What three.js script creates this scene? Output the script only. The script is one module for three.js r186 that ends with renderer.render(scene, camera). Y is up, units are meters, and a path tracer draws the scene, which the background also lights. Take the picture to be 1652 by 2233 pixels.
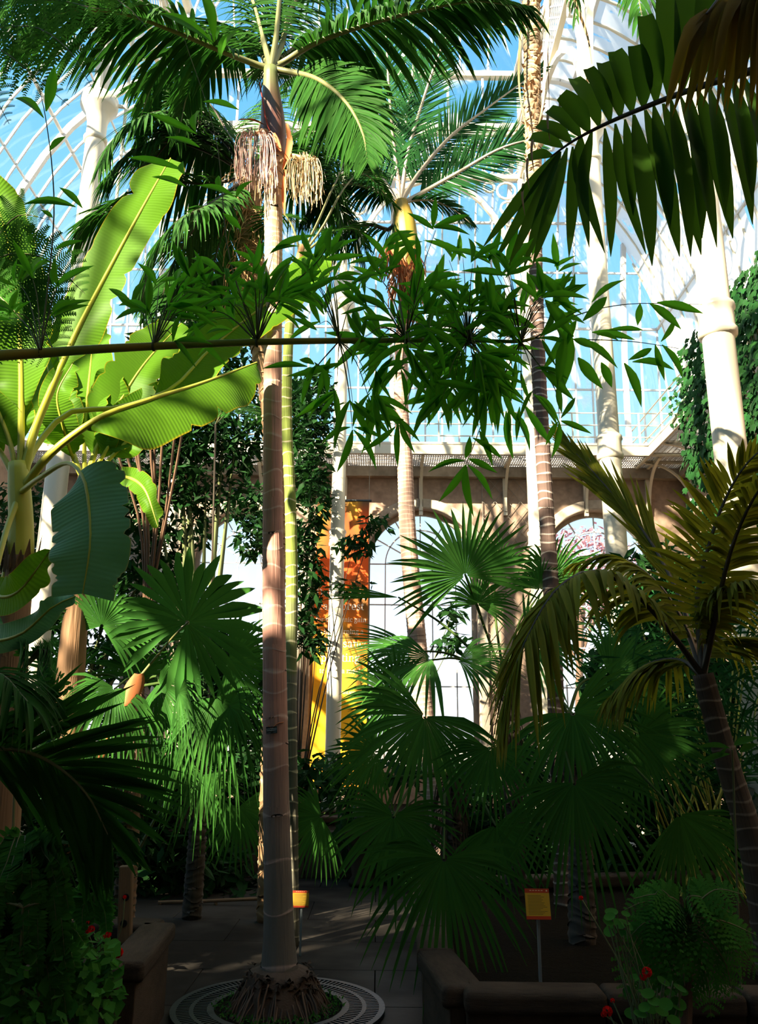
import * as THREE from 'three';
import { mergeGeometries } from 'three/addons/utils/BufferGeometryUtils.js';
import { RoundedBoxGeometry } from 'three/addons/geometries/RoundedBoxGeometry.js';

// ------------------------------------------------------------------ camera, sky, sun, exposure
const V = (x, y, z) => new THREE.Vector3(x, y, z);
const D2R = Math.PI / 180, FOC = 1800, EYE = 1.6;
const scene = new THREE.Scene();
const camera = new THREE.PerspectiveCamera(2 * Math.atan(1116.5 / FOC) / D2R, 1652 / 2233, 0.05, 400);
camera.position.set(0, EYE, 0);
camera.rotation.order = 'YXZ';
camera.rotation.set(15 * D2R, 0, 0.5 * D2R);
camera.updateMatrixWorld(true);
scene.add(camera);

const SUN_DIR = V(-0.66, 0.52, 0.75).normalize();          // towards the sun: low, over the left shoulder
{
  const w = 512, h = 256, a = new Float32Array(w * h * 4);
  const key = [[-90, .30, .31, .30], [-2, .75, .76, .76], [0, 1.25, 1.27, 1.3], [8, 1.02, 1.16, 1.3], [15, .66, .98, 1.25], [24, .36, .80, 1.15], [38, .20, .62, 1.05], [60, .09, .33, .68], [90, .05, .21, .48]];
  for (let j = 0; j < h; j++) {
    const e = ((j + .5) / h - .5) * 180;
    let k = 0; while (k < key.length - 2 && key[k + 1][0] < e) k++;
    const A = key[k], B = key[k + 1], t = Math.min(1, Math.max(0, (e - A[0]) / (B[0] - A[0])));
    for (let i = 0; i < w; i++) {
      const az = ((i + .5) / w - .5) * 2 * Math.PI, ce = Math.cos(e * D2R);
      const d = Math.max(0, ce * Math.cos(az) * SUN_DIR.x + Math.sin(e * D2R) * SUN_DIR.y + ce * Math.sin(az) * SUN_DIR.z);
      const g = e > 0 ? .5 * Math.pow(d, 24) : 0;
      const o = (j * w + i) * 4;
      a[o] = A[1] + (B[1] - A[1]) * t + g; a[o + 1] = A[2] + (B[2] - A[2]) * t + g * .95; a[o + 2] = A[3] + (B[3] - A[3]) * t + g * .85; a[o + 3] = 1;
    }
  }
  const sky = new THREE.DataTexture(a, w, h, THREE.RGBAFormat, THREE.FloatType);
  sky.mapping = THREE.EquirectangularReflectionMapping; sky.magFilter = THREE.LinearFilter; sky.wrapS = THREE.RepeatWrapping; sky.needsUpdate = true;
  scene.background = sky; scene.environment = sky;
}
const sun = new THREE.DirectionalLight(new THREE.Color().setRGB(1, .85, .62), 25);
sun.position.copy(SUN_DIR).multiplyScalar(45).add(V(0, 5, -9)); sun.target.position.set(0, 5, -9);
sun.castShadow = true; sun.shadow.mapSize.set(4096, 4096);
Object.assign(sun.shadow.camera, { left: -22, right: 22, top: 20, bottom: -20, near: 1, far: 100 });
scene.add(sun, sun.target);

const renderer = new THREE.WebGLRenderer({ antialias: true });
renderer.toneMapping = THREE.LinearToneMapping;
renderer.toneMappingExposure = 1.15;
renderer.shadowMap.enabled = true;

// ------------------------------------------------------------------ helpers
function rng(seed) { let s = seed >>> 0; return () => { s = (s + 0x6D2B79F5) | 0; let t = Math.imul(s ^ (s >>> 15), 1 | s); t = (t + Math.imul(t ^ (t >>> 7), 61 | t)) ^ t; return ((t ^ (t >>> 14)) >>> 0) / 4294967296; }; }
const R0 = rng(7);
const rr = (a, b, r = R0) => a + (b - a) * r();
const lerp = (a, b, t) => a + (b - a) * t;
const clamp = (x, a = 0, b = 1) => Math.min(b, Math.max(a, x));
const sm = (a, b, x) => { const t = clamp((x - a) / (b - a)); return t * t * (3 - 2 * t); };
const UP = V(0, 1, 0);
const camR = V(1, 0, 0).applyQuaternion(camera.quaternion), camU = V(0, 1, 0).applyQuaternion(camera.quaternion), camB = V(0, 0, 1).applyQuaternion(camera.quaternion);
// point of the hall seen at a photo pixel, z metres in front of the viewer
function P(px, py, z) { const v = V((px - 826) / FOC, (1116.5 - py) / FOC, -1).applyQuaternion(camera.quaternion); return v.multiplyScalar(z / -v.z).add(camera.position); }
const mpp = (p) => camB.dot(p.clone().sub(camera.position)) / -FOC;      // metres per pixel at a point
const PP = (list, z) => list.map((p) => P(p[0], p[1], p[2] ?? z));
const add = (a, b, s = 1) => a.clone().addScaledVector(b, s);
const curve = (pts) => new THREE.CatmullRomCurve3(pts, false, 'centripetal');

class Geo {
  constructor() { this.p = []; this.i = []; this.u = []; this.c = []; this.tint = [1, 1, 1]; }
  v(q, u = 0, w = 0, c = this.tint) { this.p.push(q.x, q.y, q.z); this.u.push(u, w); this.c.push(c[0], c[1], c[2]); return this.p.length / 3 - 1; }
  t(a, b, c) { this.i.push(a, b, c); }
  q(a, b, c, d) { this.i.push(a, b, c, a, c, d); }
  // folded strip along a path: three vertices across
  strip(path, side, nrm, widths, fold = .2, u0 = 0) {
    let prev = null;
    for (let k = 0; k < path.length; k++) {
      const S = side.isVector3 ? side : side[k], N = nrm.isVector3 ? nrm : nrm[k], w = widths[k] / 2, t = k / (path.length - 1);
      const a = this.v(add(add(path[k], S, -w), N, fold * w * 2), u0, t), m = this.v(path[k], u0 + .5, t), b = this.v(add(add(path[k], S, w), N, fold * w * 2), u0 + 1, t);
      if (prev) { this.q(prev[0], prev[1], m, a); this.q(prev[1], prev[2], b, m); }
      prev = [a, m, b];
    }
  }
  // tube; radius and colour may depend on (t, angle, k)
  tube(pts, rad, sides = 8, { caps = true, col = null, jit = null } = {}) {
    const n = pts.length, T = [];
    for (let k = 0; k < n; k++) T.push(add(pts[Math.min(n - 1, k + 1)], pts[Math.max(0, k - 1)], -1).normalize());
    let N = Math.abs(T[0].y) < .9 ? V(0, 1, 0) : V(0, 0, 1);
    let len = 0, prev = -1;
    for (let k = 0; k < n; k++) {
      if (k) len += pts[k].distanceTo(pts[k - 1]);
      N = add(N, T[k], -N.dot(T[k])).normalize();
      const B = T[k].clone().cross(N), t = k / (n - 1), base = this.p.length / 3;
      for (let s = 0; s <= sides; s++) {
        const a = (s % sides) / sides * Math.PI * 2, r = typeof rad === 'function' ? rad(t, a, k) : rad;
        const q = add(add(pts[k], N, Math.cos(a) * r), B, Math.sin(a) * r);
        if (jit) q.addScaledVector(T[k], jit(t, a, k));
        this.v(q, s / sides, len, col ? col(t, a, k) : this.tint);
      }
      if (k) for (let s = 0; s < sides; s++) this.q(prev + s, prev + s + 1, base + s + 1, base + s);
      prev = base;
      if (caps && (k === 0 || k === n - 1)) { const c = this.v(pts[k], .5, len); for (let s = 0; s < sides; s++) k ? this.t(base + s, base + s + 1, c) : this.t(base + s + 1, base + s, c); }
    }
    return this;
  }
  // box bar from a to b, w across and h along the given up
  bar(a, b, w, h, up = UP) {
    const T = add(b, a, -1).normalize(); let N = add(up, T, -up.dot(T)); if (N.lengthSq() < 1e-6) N = V(1, 0, 0); N.normalize(); const B = T.clone().cross(N);
    const c = [[-1, -1], [1, -1], [1, 1], [-1, 1]], len = a.distanceTo(b);
    for (let f = 0; f < 4; f++) {
      const [x0, y0] = c[f], [x1, y1] = c[(f + 1) % 4];
      const m = (p, x, y) => add(add(p, B, x * w / 2), N, y * h / 2);
      this.q(this.v(m(a, x0, y0), 0, 0), this.v(m(a, x1, y1), w, 0), this.v(m(b, x1, y1), w, len), this.v(m(b, x0, y0), 0, len));
    }
    for (const p of [a, b]) { const k = c.map(([x, y]) => this.v(add(add(p, B, x * w / 2), N, y * h / 2), x * w, y * h)); p === a ? this.q(k[3], k[2], k[1], k[0]) : this.q(...k); }
    return this;
  }
  barPath(pts, w, h, up = UP) { for (let k = 1; k < pts.length; k++) this.bar(pts[k - 1], pts[k], w, h, typeof up === 'function' ? up(k) : up); return this; }
  geom(g, m) { // take over a three.js geometry
    const b = this.p.length / 3, gg = g.index ? g : g.clone(), pos = gg.attributes.position, uv = gg.attributes.uv, q = V(0, 0, 0);
    for (let k = 0; k < pos.count; k++) { q.fromBufferAttribute(pos, k); if (m) q.applyMatrix4(m); this.v(q, uv ? uv.getX(k) : 0, uv ? uv.getY(k) : 0); }
    if (gg.index) for (let k = 0; k < gg.index.count; k++) this.i.push(b + gg.index.getX(k)); else for (let k = 0; k < pos.count; k++) this.i.push(b + k);
    return this;
  }
  build() {
    const g = new THREE.BufferGeometry();
    g.setAttribute('position', new THREE.Float32BufferAttribute(this.p, 3)); g.setAttribute('uv', new THREE.Float32BufferAttribute(this.u, 2)); g.setAttribute('color', new THREE.Float32BufferAttribute(this.c, 3));
    g.setIndex(this.i); g.computeVertexNormals(); return g;
  }
}
const used = {};
function numbered(n) { used[n] = (used[n] ?? -1) + 1; return used[n] ? n + '_' + String(used[n]).padStart(3, '0') : n; }
const BASE = new Map();
function thing(name, base, label, category, group) {
  const o = new THREE.Group(); o.name = numbered(name); o.position.copy(base); scene.add(o); BASE.set(o, base.clone());
  o.userData.label = label; o.userData.category = category; if (group) o.userData.group = group; return o;
}
function structure(name, base = V(0, 0, 0)) { const o = new THREE.Group(); o.name = name; o.position.copy(base); o.userData.kind = 'structure'; scene.add(o); BASE.set(o, base.clone()); return o; }
function shade(m) { m.castShadow = m.receiveShadow = true; return m; }
// a part: its geometry is written in hall coordinates
function part(name, g, mat, parent, opt = {}) {
  const b = BASE.get(parent), geo = g instanceof Geo ? g.build() : g;
  geo.translate(-b.x, -b.y, -b.z);
  const m = shade(new THREE.Mesh(geo, mat)); m.name = name; parent.add(m); BASE.set(m, b);
  if (opt.stuff) m.userData.kind = 'stuff'; if (opt.label) m.userData.label = opt.label; return m;
}
// a piece with shared geometry set at a place
function piece(name, geo, mat, parent, matrix) {
  const b = BASE.get(parent), m = shade(new THREE.Mesh(geo, mat)); m.name = name;
  matrix.decompose(m.position, m.quaternion, m.scale); m.position.sub(b); parent.add(m); return m;
}
function frameM(o, X, Y, Z) { return new THREE.Matrix4().makeBasis(X, Y, Z).setPosition(o); }

// ------------------------------------------------------------------ textures and materials
const hash2 = (x, y) => { let h = (x * 374761393 + y * 668265263) | 0; h = Math.imul(h ^ (h >>> 13), 1274126177); return ((h ^ (h >>> 16)) >>> 0) / 4294967296; };
function vnoise(x, y, per) { const xi = Math.floor(x), yi = Math.floor(y), m = (a) => ((a % per) + per) % per, fx = x - xi, fy = y - yi, sx = fx * fx * (3 - 2 * fx), sy = fy * fy * (3 - 2 * fy); return lerp(lerp(hash2(m(xi), m(yi)), hash2(m(xi + 1), m(yi)), sx), lerp(hash2(m(xi), m(yi + 1)), hash2(m(xi + 1), m(yi + 1)), sx), sy); }
function fbm(u, v, f, o = 4) { let s = 0, a = .5; for (let k = 0; k < o; k++) { s += a * vnoise(u * f + k * 17, v * f + k * 31, f); f *= 2; a *= .5; } return s / (1 - Math.pow(.5, o)); }
function tex(w, h, fn, srgb) {
  const d = new Uint8Array(w * h * 4);
  for (let j = 0; j < h; j++) for (let i = 0; i < w; i++) { const c = fn((i + .5) / w, (j + .5) / h), o = (j * w + i) * 4; for (let k = 0; k < 3; k++) d[o + k] = clamp(Array.isArray(c) ? c[k] : c) * 255; d[o + 3] = 255; }
  const t = new THREE.DataTexture(d, w, h); t.wrapS = t.wrapT = THREE.RepeatWrapping; t.magFilter = THREE.LinearFilter; t.minFilter = THREE.LinearMipmapLinearFilter; t.generateMipmaps = true; if (srgb) t.colorSpace = THREE.SRGBColorSpace; t.needsUpdate = true; return t;
}
const TX = {
  noise: tex(256, 256, (u, v) => fbm(u, v, 6, 5)),
  fine: tex(256, 256, (u, v) => .5 * fbm(u, v, 24, 3) + .5 * hash2(Math.floor(u * 256), Math.floor(v * 256))),
  fibre: tex(256, 256, (u, v) => .6 * vnoise(u * 96, v * 4, 96) + .4 * vnoise(u * 48 + 5, v * 8, 48)),
  stone: tex(512, 512, (u, v) => { const n = fbm(u, v, 5, 6), m = fbm(u + .3, v + .1, 40, 2); const k = .72 + .4 * (n - .5) + .14 * (m - .5); return [k, k * .985, k * .96]; }, true),
  floor: tex(512, 512, (u, v) => { const n = fbm(u, v, 4, 6), d = sm(.52, .62, fbm(u + .5, v, 3, 5)); const k = (.75 + .4 * (n - .5)) * (1 - .35 * d); return [k, k * .97, k * .93]; }, true),
  wet: tex(512, 512, (u, v) => .6 + .35 * sm(.4, .6, fbm(u + .5, v, 3, 5))),
  veins: tex(256, 64, (u, v) => .5 + .5 * Math.sin(u * Math.PI * 2 * 32) * .6 + .2 * (vnoise(u * 64, v * 4, 64) - .5)),
  chalk: tex(512, 512, (u, v) => { const s = vnoise(u * 40, v * 5, 40) * .35 + fbm(u, v, 4, 5) * .65, c = sm(.64, .72, s); return [lerp(.55, 1, c), lerp(.97, .04, c), 0]; }),
  haze: tex(512, 512, (u, v) => { const s = vnoise(u * 30, v * 4, 30) * .3 + fbm(u, v, 5, 5) * .7, c = sm(.30, .46, s); return [lerp(.85, 1, c), lerp(.6, .04, c), 0]; }),
};
const rgb = (r, g, b) => new THREE.Color().setRGB(r, g, b);
const std = (c, o = {}) => new THREE.MeshStandardMaterial({ color: c, roughness: .8, side: THREE.DoubleSide, ...o });
const dull = (c, o = {}) => new THREE.MeshPhysicalMaterial({ color: c, roughness: .85, side: THREE.DoubleSide, ...o });
const leafM = (c, o = {}) => new THREE.MeshPhysicalMaterial({ color: c, roughness: 1, transmission: .38, thickness: 0, specularIntensity: .15, clearcoat: .07, clearcoatRoughness: .35, vertexColors: true, side: THREE.DoubleSide, ...o });
const M = {
  palm: leafM(rgb(.024, .100, .010)), palmBlue: leafM(rgb(.016, .085, .020), { transmission: .28 }), palmGold: leafM(rgb(.20, .21, .012), { transmission: .45 }),
  front: leafM(rgb(.050, .135, .008), { transmission: .5 }), frontGold: leafM(rgb(.22, .15, .010), { transmission: .5 }),
  fan: leafM(rgb(.040, .150, .020), { transmission: .38 }),
  banana: leafM(rgb(.085, .215, .006), { transmission: .45, bumpMap: TX.veins, bumpScale: .0035 }), bananaSkySheen: leafM(rgb(.09, .28, .10), { transmission: .22, specularIntensity: .8, clearcoat: .6, clearcoatRoughness: .5, bumpMap: TX.veins, bumpScale: .0035 }),  // second banana leaf colour is paler and glossier, sky sheen put into it
  bananaRib: std(rgb(.48, .48, .05), { roughness: .45, vertexColors: true }), bananaBrown: std(rgb(.22, .12, .055), { bumpMap: TX.fibre, bumpScale: .006, vertexColors: true }),
  bamboo: leafM(rgb(.10, .40, .015), { transmission: .68 }), culm: std(rgb(.34, .36, .05), { roughness: .4, vertexColors: true }), twig: std(rgb(.10, .12, .04), { vertexColors: true }),
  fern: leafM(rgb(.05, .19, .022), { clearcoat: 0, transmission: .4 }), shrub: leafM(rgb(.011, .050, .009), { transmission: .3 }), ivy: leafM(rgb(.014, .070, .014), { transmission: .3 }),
  red: leafM(rgb(.75, .012, .008), { clearcoat: 0, transmission: .25 }), dry: std(rgb(.42, .24, .10), { vertexColors: true }), dryPale: std(rgb(.56, .36, .20), { vertexColors: true }), fruit: std(rgb(.52, .17, .05), { vertexColors: true }),
  rachis: std(rgb(.17, .17, .06), { roughness: .5, vertexColors: true }), rachisPale: std(rgb(.52, .44, .34), { roughness: .5, vertexColors: true }), rachisDark: std(rgb(.05, .035, .02), { roughness: .5, vertexColors: true }),
  petiole: dull(rgb(.05, .09, .02), { specularIntensity: .3 }),
  bark: std(rgb(1, 1, 1), { vertexColors: true, bumpMap: TX.fibre, bumpScale: .004, roughness: .85 }),
  root: std(rgb(.10, .058, .035), { vertexColors: true, roughness: .9, bumpMap: TX.fine, bumpScale: .004 }), soil: dull(rgb(.018, .014, .009), { roughness: .95, specularIntensity: .05, bumpMap: TX.fine, bumpScale: .02 }),
  iron: std(rgb(.60, .55, .43), { roughness: .32 }), ironGrey: std(rgb(.60, .60, .60), { roughness: .5 }), bar: std(rgb(.50, .54, .58), { roughness: .6 }), grate: std(rgb(.055, .065, .07), { roughness: .45, metalness: .6 }),
  stone: std(rgb(.62, .45, .34), { map: TX.stone, bumpMap: TX.noise, bumpScale: .01 }), stonePale: std(rgb(.66, .58, .48), { map: TX.stone }), planter: dull(rgb(.13, .095, .068), { specularIntensity: .25, map: TX.stone, bumpMap: TX.fine, bumpScale: .004 }), paving: dull(rgb(.075, .066, .056), { specularIntensity: .35, map: TX.floor, roughnessMap: TX.wet, roughness: 1,  bumpMap: TX.noise, bumpScale: .004 }),
  glass: new THREE.MeshPhysicalMaterial({ color: rgb(.97, .99, 1), roughness: .02, transmission: 1, thickness: 0, side: THREE.DoubleSide }),
  glassHaze: new THREE.MeshPhysicalMaterial({ color: rgb(.93, .95, .97), roughness: 1, roughnessMap: TX.haze, transmission: 1, transmissionMap: TX.haze, thickness: 0, side: THREE.DoubleSide }),
  glassChalk: new THREE.MeshPhysicalMaterial({ color: rgb(.95, .96, .97), roughness: 1, roughnessMap: TX.chalk, transmission: 1, transmissionMap: TX.chalk, thickness: 0, side: THREE.DoubleSide }),
  wood: std(rgb(.22, .13, .06), { bumpMap: TX.fibre, bumpScale: .003 }), steel: std(rgb(.35, .42, .46), { roughness: .4, metalness: .5 }), black: std(rgb(.01, .01, .012), { roughness: .4 }), wire: std(rgb(.25, .22, .18)),
  blossom: leafM(rgb(.42, .20, .24), { transmission: .3, clearcoat: 0 }), ground: std(rgb(.55, .50, .42), { map: TX.stone }),
};
for (const k of ['stone', 'paving', 'stonePale', 'ground']) M[k].side = THREE.DoubleSide;
for (const t of [TX.stone]) t.repeat.set(.3, .3);
for (const t of [TX.floor, TX.wet]) t.repeat.set(.22, .22);
// where a photo pixel meets the level h
function G(px, py, h = 0) { const v = V((px - 826) / FOC, (1116.5 - py) / FOC, -1).applyQuaternion(camera.quaternion); return v.multiplyScalar((h - EYE) / v.y).add(camera.position); }

// ------------------------------------------------------------------ the hall
const XL = -9.3, XR = 8.1, ZB = -21, ZR = 4.2, HW = 8.9;          // left, right, back, rear walls; wall height
const CX0 = -4.8, CX1 = 3.62, CZ0 = -18.5, CZ1 = 1.4;             // lines of the inner columns
const WIN0 = { r: 1.32, spring: 5.9, sill: .7 };
const backWins = [-7.85, -3.38, 1.1, 5.72], leftWins = [2.55, -1.85, -6.25, -10.65, -15.05];
{ // floor
  const f = structure('floor');
  const g = new THREE.BoxGeometry(XR - XL + 1, .3, ZR - ZB + 1); g.translate((XL + XR) / 2, -.19, (ZB + ZR) / 2);
  const uv = g.attributes.uv, ps = g.attributes.position; for (let k = 0; k < uv.count; k++) uv.setXY(k, ps.getX(k), ps.getZ(k));
  part('floor_bed', g, M.soil, f);
  const R = rng(3);
  for (let j = 0; j < 14; j++) for (let i = 0; i < 7; i++) {
    const x = -4.2 + i * 1.2 + (j % 2) * .6, z = -1.2 - j * .8, b = new RoundedBoxGeometry(1.194, .06, .794, 1, .004), u = b.attributes.uv, p = b.attributes.position; b.translate(x, -.03 + rr(-.001, .001, R), z);
    for (let k = 0; k < u.count; k++) u.setXY(k, p.getX(k), p.getZ(k)); part('paving_slab', b, M.paving, f);
  }
  const o = structure('ground_outside');
  const og = new THREE.BoxGeometry(220, .2, 160); og.translate(0, -.45, -90); part('ground_bed', og, M.ground, o); o.name = 'floor_outside';
}
function archPath(S, c, r, spring, sill, hole = true) { const p = hole ? new THREE.Path() : new THREE.Shape(); p.moveTo(c - r, sill); p.lineTo(c + r, sill); p.lineTo(c + r, spring); p.absarc(c, spring, r, 0, Math.PI, false); p.lineTo(c - r, sill); return p; }
let winNo = 0;
// a wall drawn in its own plane: u along, y up; toWorld places it
function wallWithWindows(name, u0, u1, wins, M4, detail, WIN = WIN0) {
  const w = structure(name);
  const s = new THREE.Shape(); s.moveTo(u0, -.1); s.lineTo(u1, -.1); s.lineTo(u1, HW); s.lineTo(u0, HW); s.lineTo(u0, -.1);
  for (const c of wins) s.holes.push(archPath(null, c, WIN.r + .12, WIN.spring, WIN.sill));
  const g = new THREE.ExtrudeGeometry(s, { depth: .55, bevelEnabled: false, curveSegments: 24 }); g.applyMatrix4(M4); part('masonry', g, M.stone, w);
  for (const c of wins) {
    const win = structure('window_' + (++winNo));
    const gg = new Geo(), pts = [], R1 = WIN.r + .20;   // moulding round the arch
    const mo = new THREE.Shape(); mo.moveTo(c + R1 + .14, WIN.sill); mo.lineTo(c + R1 + .14, WIN.spring); mo.absarc(c, WIN.spring, R1 + .14, 0, Math.PI, false); mo.lineTo(c - R1 - .14, WIN.sill); mo.lineTo(c - R1 + .06, WIN.sill); mo.lineTo(c - R1 + .06, WIN.spring); mo.absarc(c, WIN.spring, R1 - .06, Math.PI, 0, true); mo.lineTo(c + R1 - .06, WIN.sill);
    const mg = new THREE.ExtrudeGeometry(mo, { depth: .06, bevelEnabled: true, bevelSize: .03, bevelThickness: .03, bevelSegments: 2, curveSegments: 24 }); mg.translate(0, 0, .55); mg.applyMatrix4(M4); part('moulding', mg, M.stonePale, win);
    const W = (u, y, d = .2) => V(u, y, d).applyMatrix4(M4);
    const fr = new THREE.Shape(); fr.moveTo(c - WIN.r - .12, WIN.sill); fr.lineTo(c + WIN.r + .12, WIN.sill); fr.lineTo(c + WIN.r + .12, WIN.spring); fr.absarc(c, WIN.spring, WIN.r + .12, 0, Math.PI, false); fr.lineTo(c - WIN.r - .12, WIN.sill);
    fr.holes.push(archPath(null, c, WIN.r, WIN.spring, WIN.sill + .12));
    const fg = new THREE.ExtrudeGeometry(fr, { depth: .12, bevelEnabled: false, curveSegments: 24 }); fg.translate(0, 0, .14); fg.applyMatrix4(M4); part('window_frame', fg, M.stonePale, win);
    const nUp = V(0, 0, 1).transformDirection(M4), xs = [-1.32, -.92, -.31, .31, .92, 1.32].map((x) => x / 1.32 * WIN.r), ys = [WIN.sill + .12, 1.75, 2.75, 3.75, lerp(3.75, WIN.spring, .5), WIN.spring];
    const bm = M.ironGrey;
    for (const x of xs.slice(1, -1)) part('mullion', new Geo().bar(W(c + x, ys[0]), W(c + x, WIN.spring), .03, .05, nUp), bm, win);
    for (const y of ys.slice(1)) part('transom', new Geo().bar(W(c - WIN.r, y), W(c + WIN.r, y), .03, .05, nUp), bm, win);
    for (const rad of [.92 / 1.32, .36 / 1.32]) { const a = []; for (let k = 0; k <= 24; k++) { const t = Math.PI * k / 24; a.push(W(c + Math.cos(t) * rad * WIN.r, WIN.spring + Math.sin(t) * rad * WIN.r)); } part('arch_bar', new Geo().barPath(a, .03, .05, nUp), bm, win); }
    for (let k = 1; k < 6; k++) { const t = Math.PI * k / 6; part('radial_bar', new Geo().bar(W(c + Math.cos(t) * .36, WIN.spring + Math.sin(t) * .36), W(c + Math.cos(t) * WIN.r, WIN.spring + Math.sin(t) * WIN.r), .03, .05, nUp), bm, win); }
    if (!detail) continue;
    for (let i = 0; i < 5; i++) for (let j = 0; j < 5; j++) { const q = new Geo(); q.q(q.v(W(c + xs[i], ys[j])), q.v(W(c + xs[i + 1], ys[j])), q.v(W(c + xs[i + 1], ys[j + 1])), q.v(W(c + xs[i], ys[j + 1]))); part('pane', q, M.glass, win); }
    const rs = [.04, .36, .92, WIN.r];
    for (let a = 0; a < 6; a++) for (let b = 0; b < 3; b++) { const q = new Geo(); let pr = null; for (let k = 0; k <= 4; k++) { const t = Math.PI * (a + k / 4) / 6, i0 = q.v(W(c + Math.cos(t) * rs[b], WIN.spring + Math.sin(t) * rs[b])), i1 = q.v(W(c + Math.cos(t) * rs[b + 1], WIN.spring + Math.sin(t) * rs[b + 1])); if (pr) q.q(pr[0], pr[1], i1, i0); pr = [i0, i1]; } part('pane', q, M.glass, win); }
  }
  return w;
}
const MB = new THREE.Matrix4().makeTranslation(0, 0, ZB - .55);
wallWithWindows('wall_back', XL, XR, backWins, MB, true);
const ML = new THREE.Matrix4().makeBasis(V(0, 0, -1), V(0, 1, 0), V(1, 0, 0)).setPosition(XL - .55, 0, 0);
wallWithWindows('wall_left', -ZR, -ZB, leftWins.map((z) => -z), ML, true, { ...WIN0, spring: 7.4 });  // windows out of view, raised and spaced to let sun onto the plants
for (const [n, x0, x1, z0, z1] of [['wall_right', XR, XR + .5, ZB, ZR], ['wall_rear', XL - .5, XR + .5, ZR, ZR + .5]]) { const w = structure(n), g = new THREE.BoxGeometry(x1 - x0, HW + .1, z1 - z0); g.translate((x0 + x1) / 2, HW / 2 - .05, (z0 + z1) / 2); part('masonry', g, M.stone, w); }

// diamond wire trellis on the back wall
{
  const t = thing('wall_trellis', V(3.4, 4.4, ZB), 'diamond wire trellis fixed on the tan wall between the two arched windows', 'trellis');
  const g = new Geo(), x0 = 2.72, x1 = 4.12, y0 = 3.4, y1 = 8.3, d = .31, z = ZB + .05;
  const clip = (a, b) => { // line y = x*s + c clipped to the panel
    return [a, b];
  };
  for (const s of [1, -1]) for (let c = -8; c < 14; c += d * 1.35) {
    const f = (x) => s > 0 ? y0 + c + (x - x0) * 1.25 : y0 + c - (x - x0) * 1.25; let xa = x0, xb = x1;
    const xin = (y) => s > 0 ? x0 + (y - y0 - c) / 1.25 : x0 - (y - y0 - c) / 1.25;
    for (const y of [y0, y1]) { const x = xin(y); const lowA = f(xa) < y0, hiA = f(xa) > y1, lowB = f(xb) < y0, hiB = f(xb) > y1; if (y === y0) { if (lowA) xa = x; if (lowB) xb = x; } else { if (hiA) xa = x; if (hiB) xb = x; } }
    if (xb - xa < .02 || xa < x0 - .01 || xb > x1 + .01) continue;
    g.bar(V(xa, f(xa), z), V(xb, f(xb), z), .012, .012, V(0, 0, 1));
  }
  for (const x of [x0, x1]) g.bar(V(x, y0, z), V(x, y1, z), .02, .02, V(0, 0, 1));
  part('wire', g, M.wire, t, { stuff: true });
}
// ------------------------------------------------------------------ galleries
const GH = 8.5, GW = 1.3;
function gallery(name, p0, dirU, len, inward, bracketAt) { // p0 on the wall at floor level; dirU along, inward towards the hall
  const g = structure(name), Q = (u, y, d) => add(add(add(p0, dirU, u), UP, y), inward, d);
  const deck = new Geo();   // open iron grating
  for (let u = 0; u < len; u += .06) deck.bar(Q(u, GH - .02, .02), Q(u, GH - .02  , GW), .02, .04);
  for (let d = .1; d < GW; d += .13) deck.bar(Q(0, GH - .02, d), Q(len, GH - .02, d), .025, .03);
  part('deck_grating', deck, M.ironGrey, g, { stuff: true });
  part('fascia', new Geo().bar(Q(-.03, GH + .02, GW), Q(len + .03, GH + .02, GW), .06, .24), M.iron, g);
  part('kerb', new Geo().bar(Q(0, GH + .19, GW - .02), Q(len, GH + .19, GW - .02), .1, .05), M.iron, g);
  part('cornice', new Geo().bar(Q(0, GH - .2, .1), Q(len, GH - .2, .1), .22, .28), M.stonePale, g);
  for (let u = .6; u < len; u += 1.7) part('baluster', new Geo().bar(Q(u, GH, GW - .02), Q(u, GH + 1.05, GW - .02), .035, .035), M.iron, g);
  for (const y of [.4, .72, 1.05]) part('rail', new Geo().tube([Q(0, GH + y, GW - .02), Q(len, GH + y, GW - .02)], .018, 6), M.iron, g);
  for (const u of bracketAt) {
    const b = new Geo(); b.bar(Q(u, GH - .05, .02), Q(u, GH - .05, GW), .07, .1); b.bar(Q(u, GH - 1.35, .05), Q(u, GH - .05, .05), .08, .1);
    const a = []; for (let k = 0; k <= 10; k++) { const t = k / 10 * Math.PI / 2; a.push(Q(u, GH - 1.25 + 1.15 * Math.sin(t), .1 + (GW - .2) * (1 - Math.cos(t)))); } b.barPath(a, .05, .07, dirU);
    part('bracket', b, M.iron, g);
  }
}
gallery('trim_1', V(XL, 0, ZB), V(1, 0, 0), XR - XL, V(0, 0, 1), [6.2, 8.4, 10.4, 12.62, 14.75, 16.4]);
gallery('trim_2', V(XR, 0, ZB), V(0, 0, 1), ZR - ZB, V(-1, 0, 0), [.7, 2.2, 5.5, 9, 13, 17]);

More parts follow.
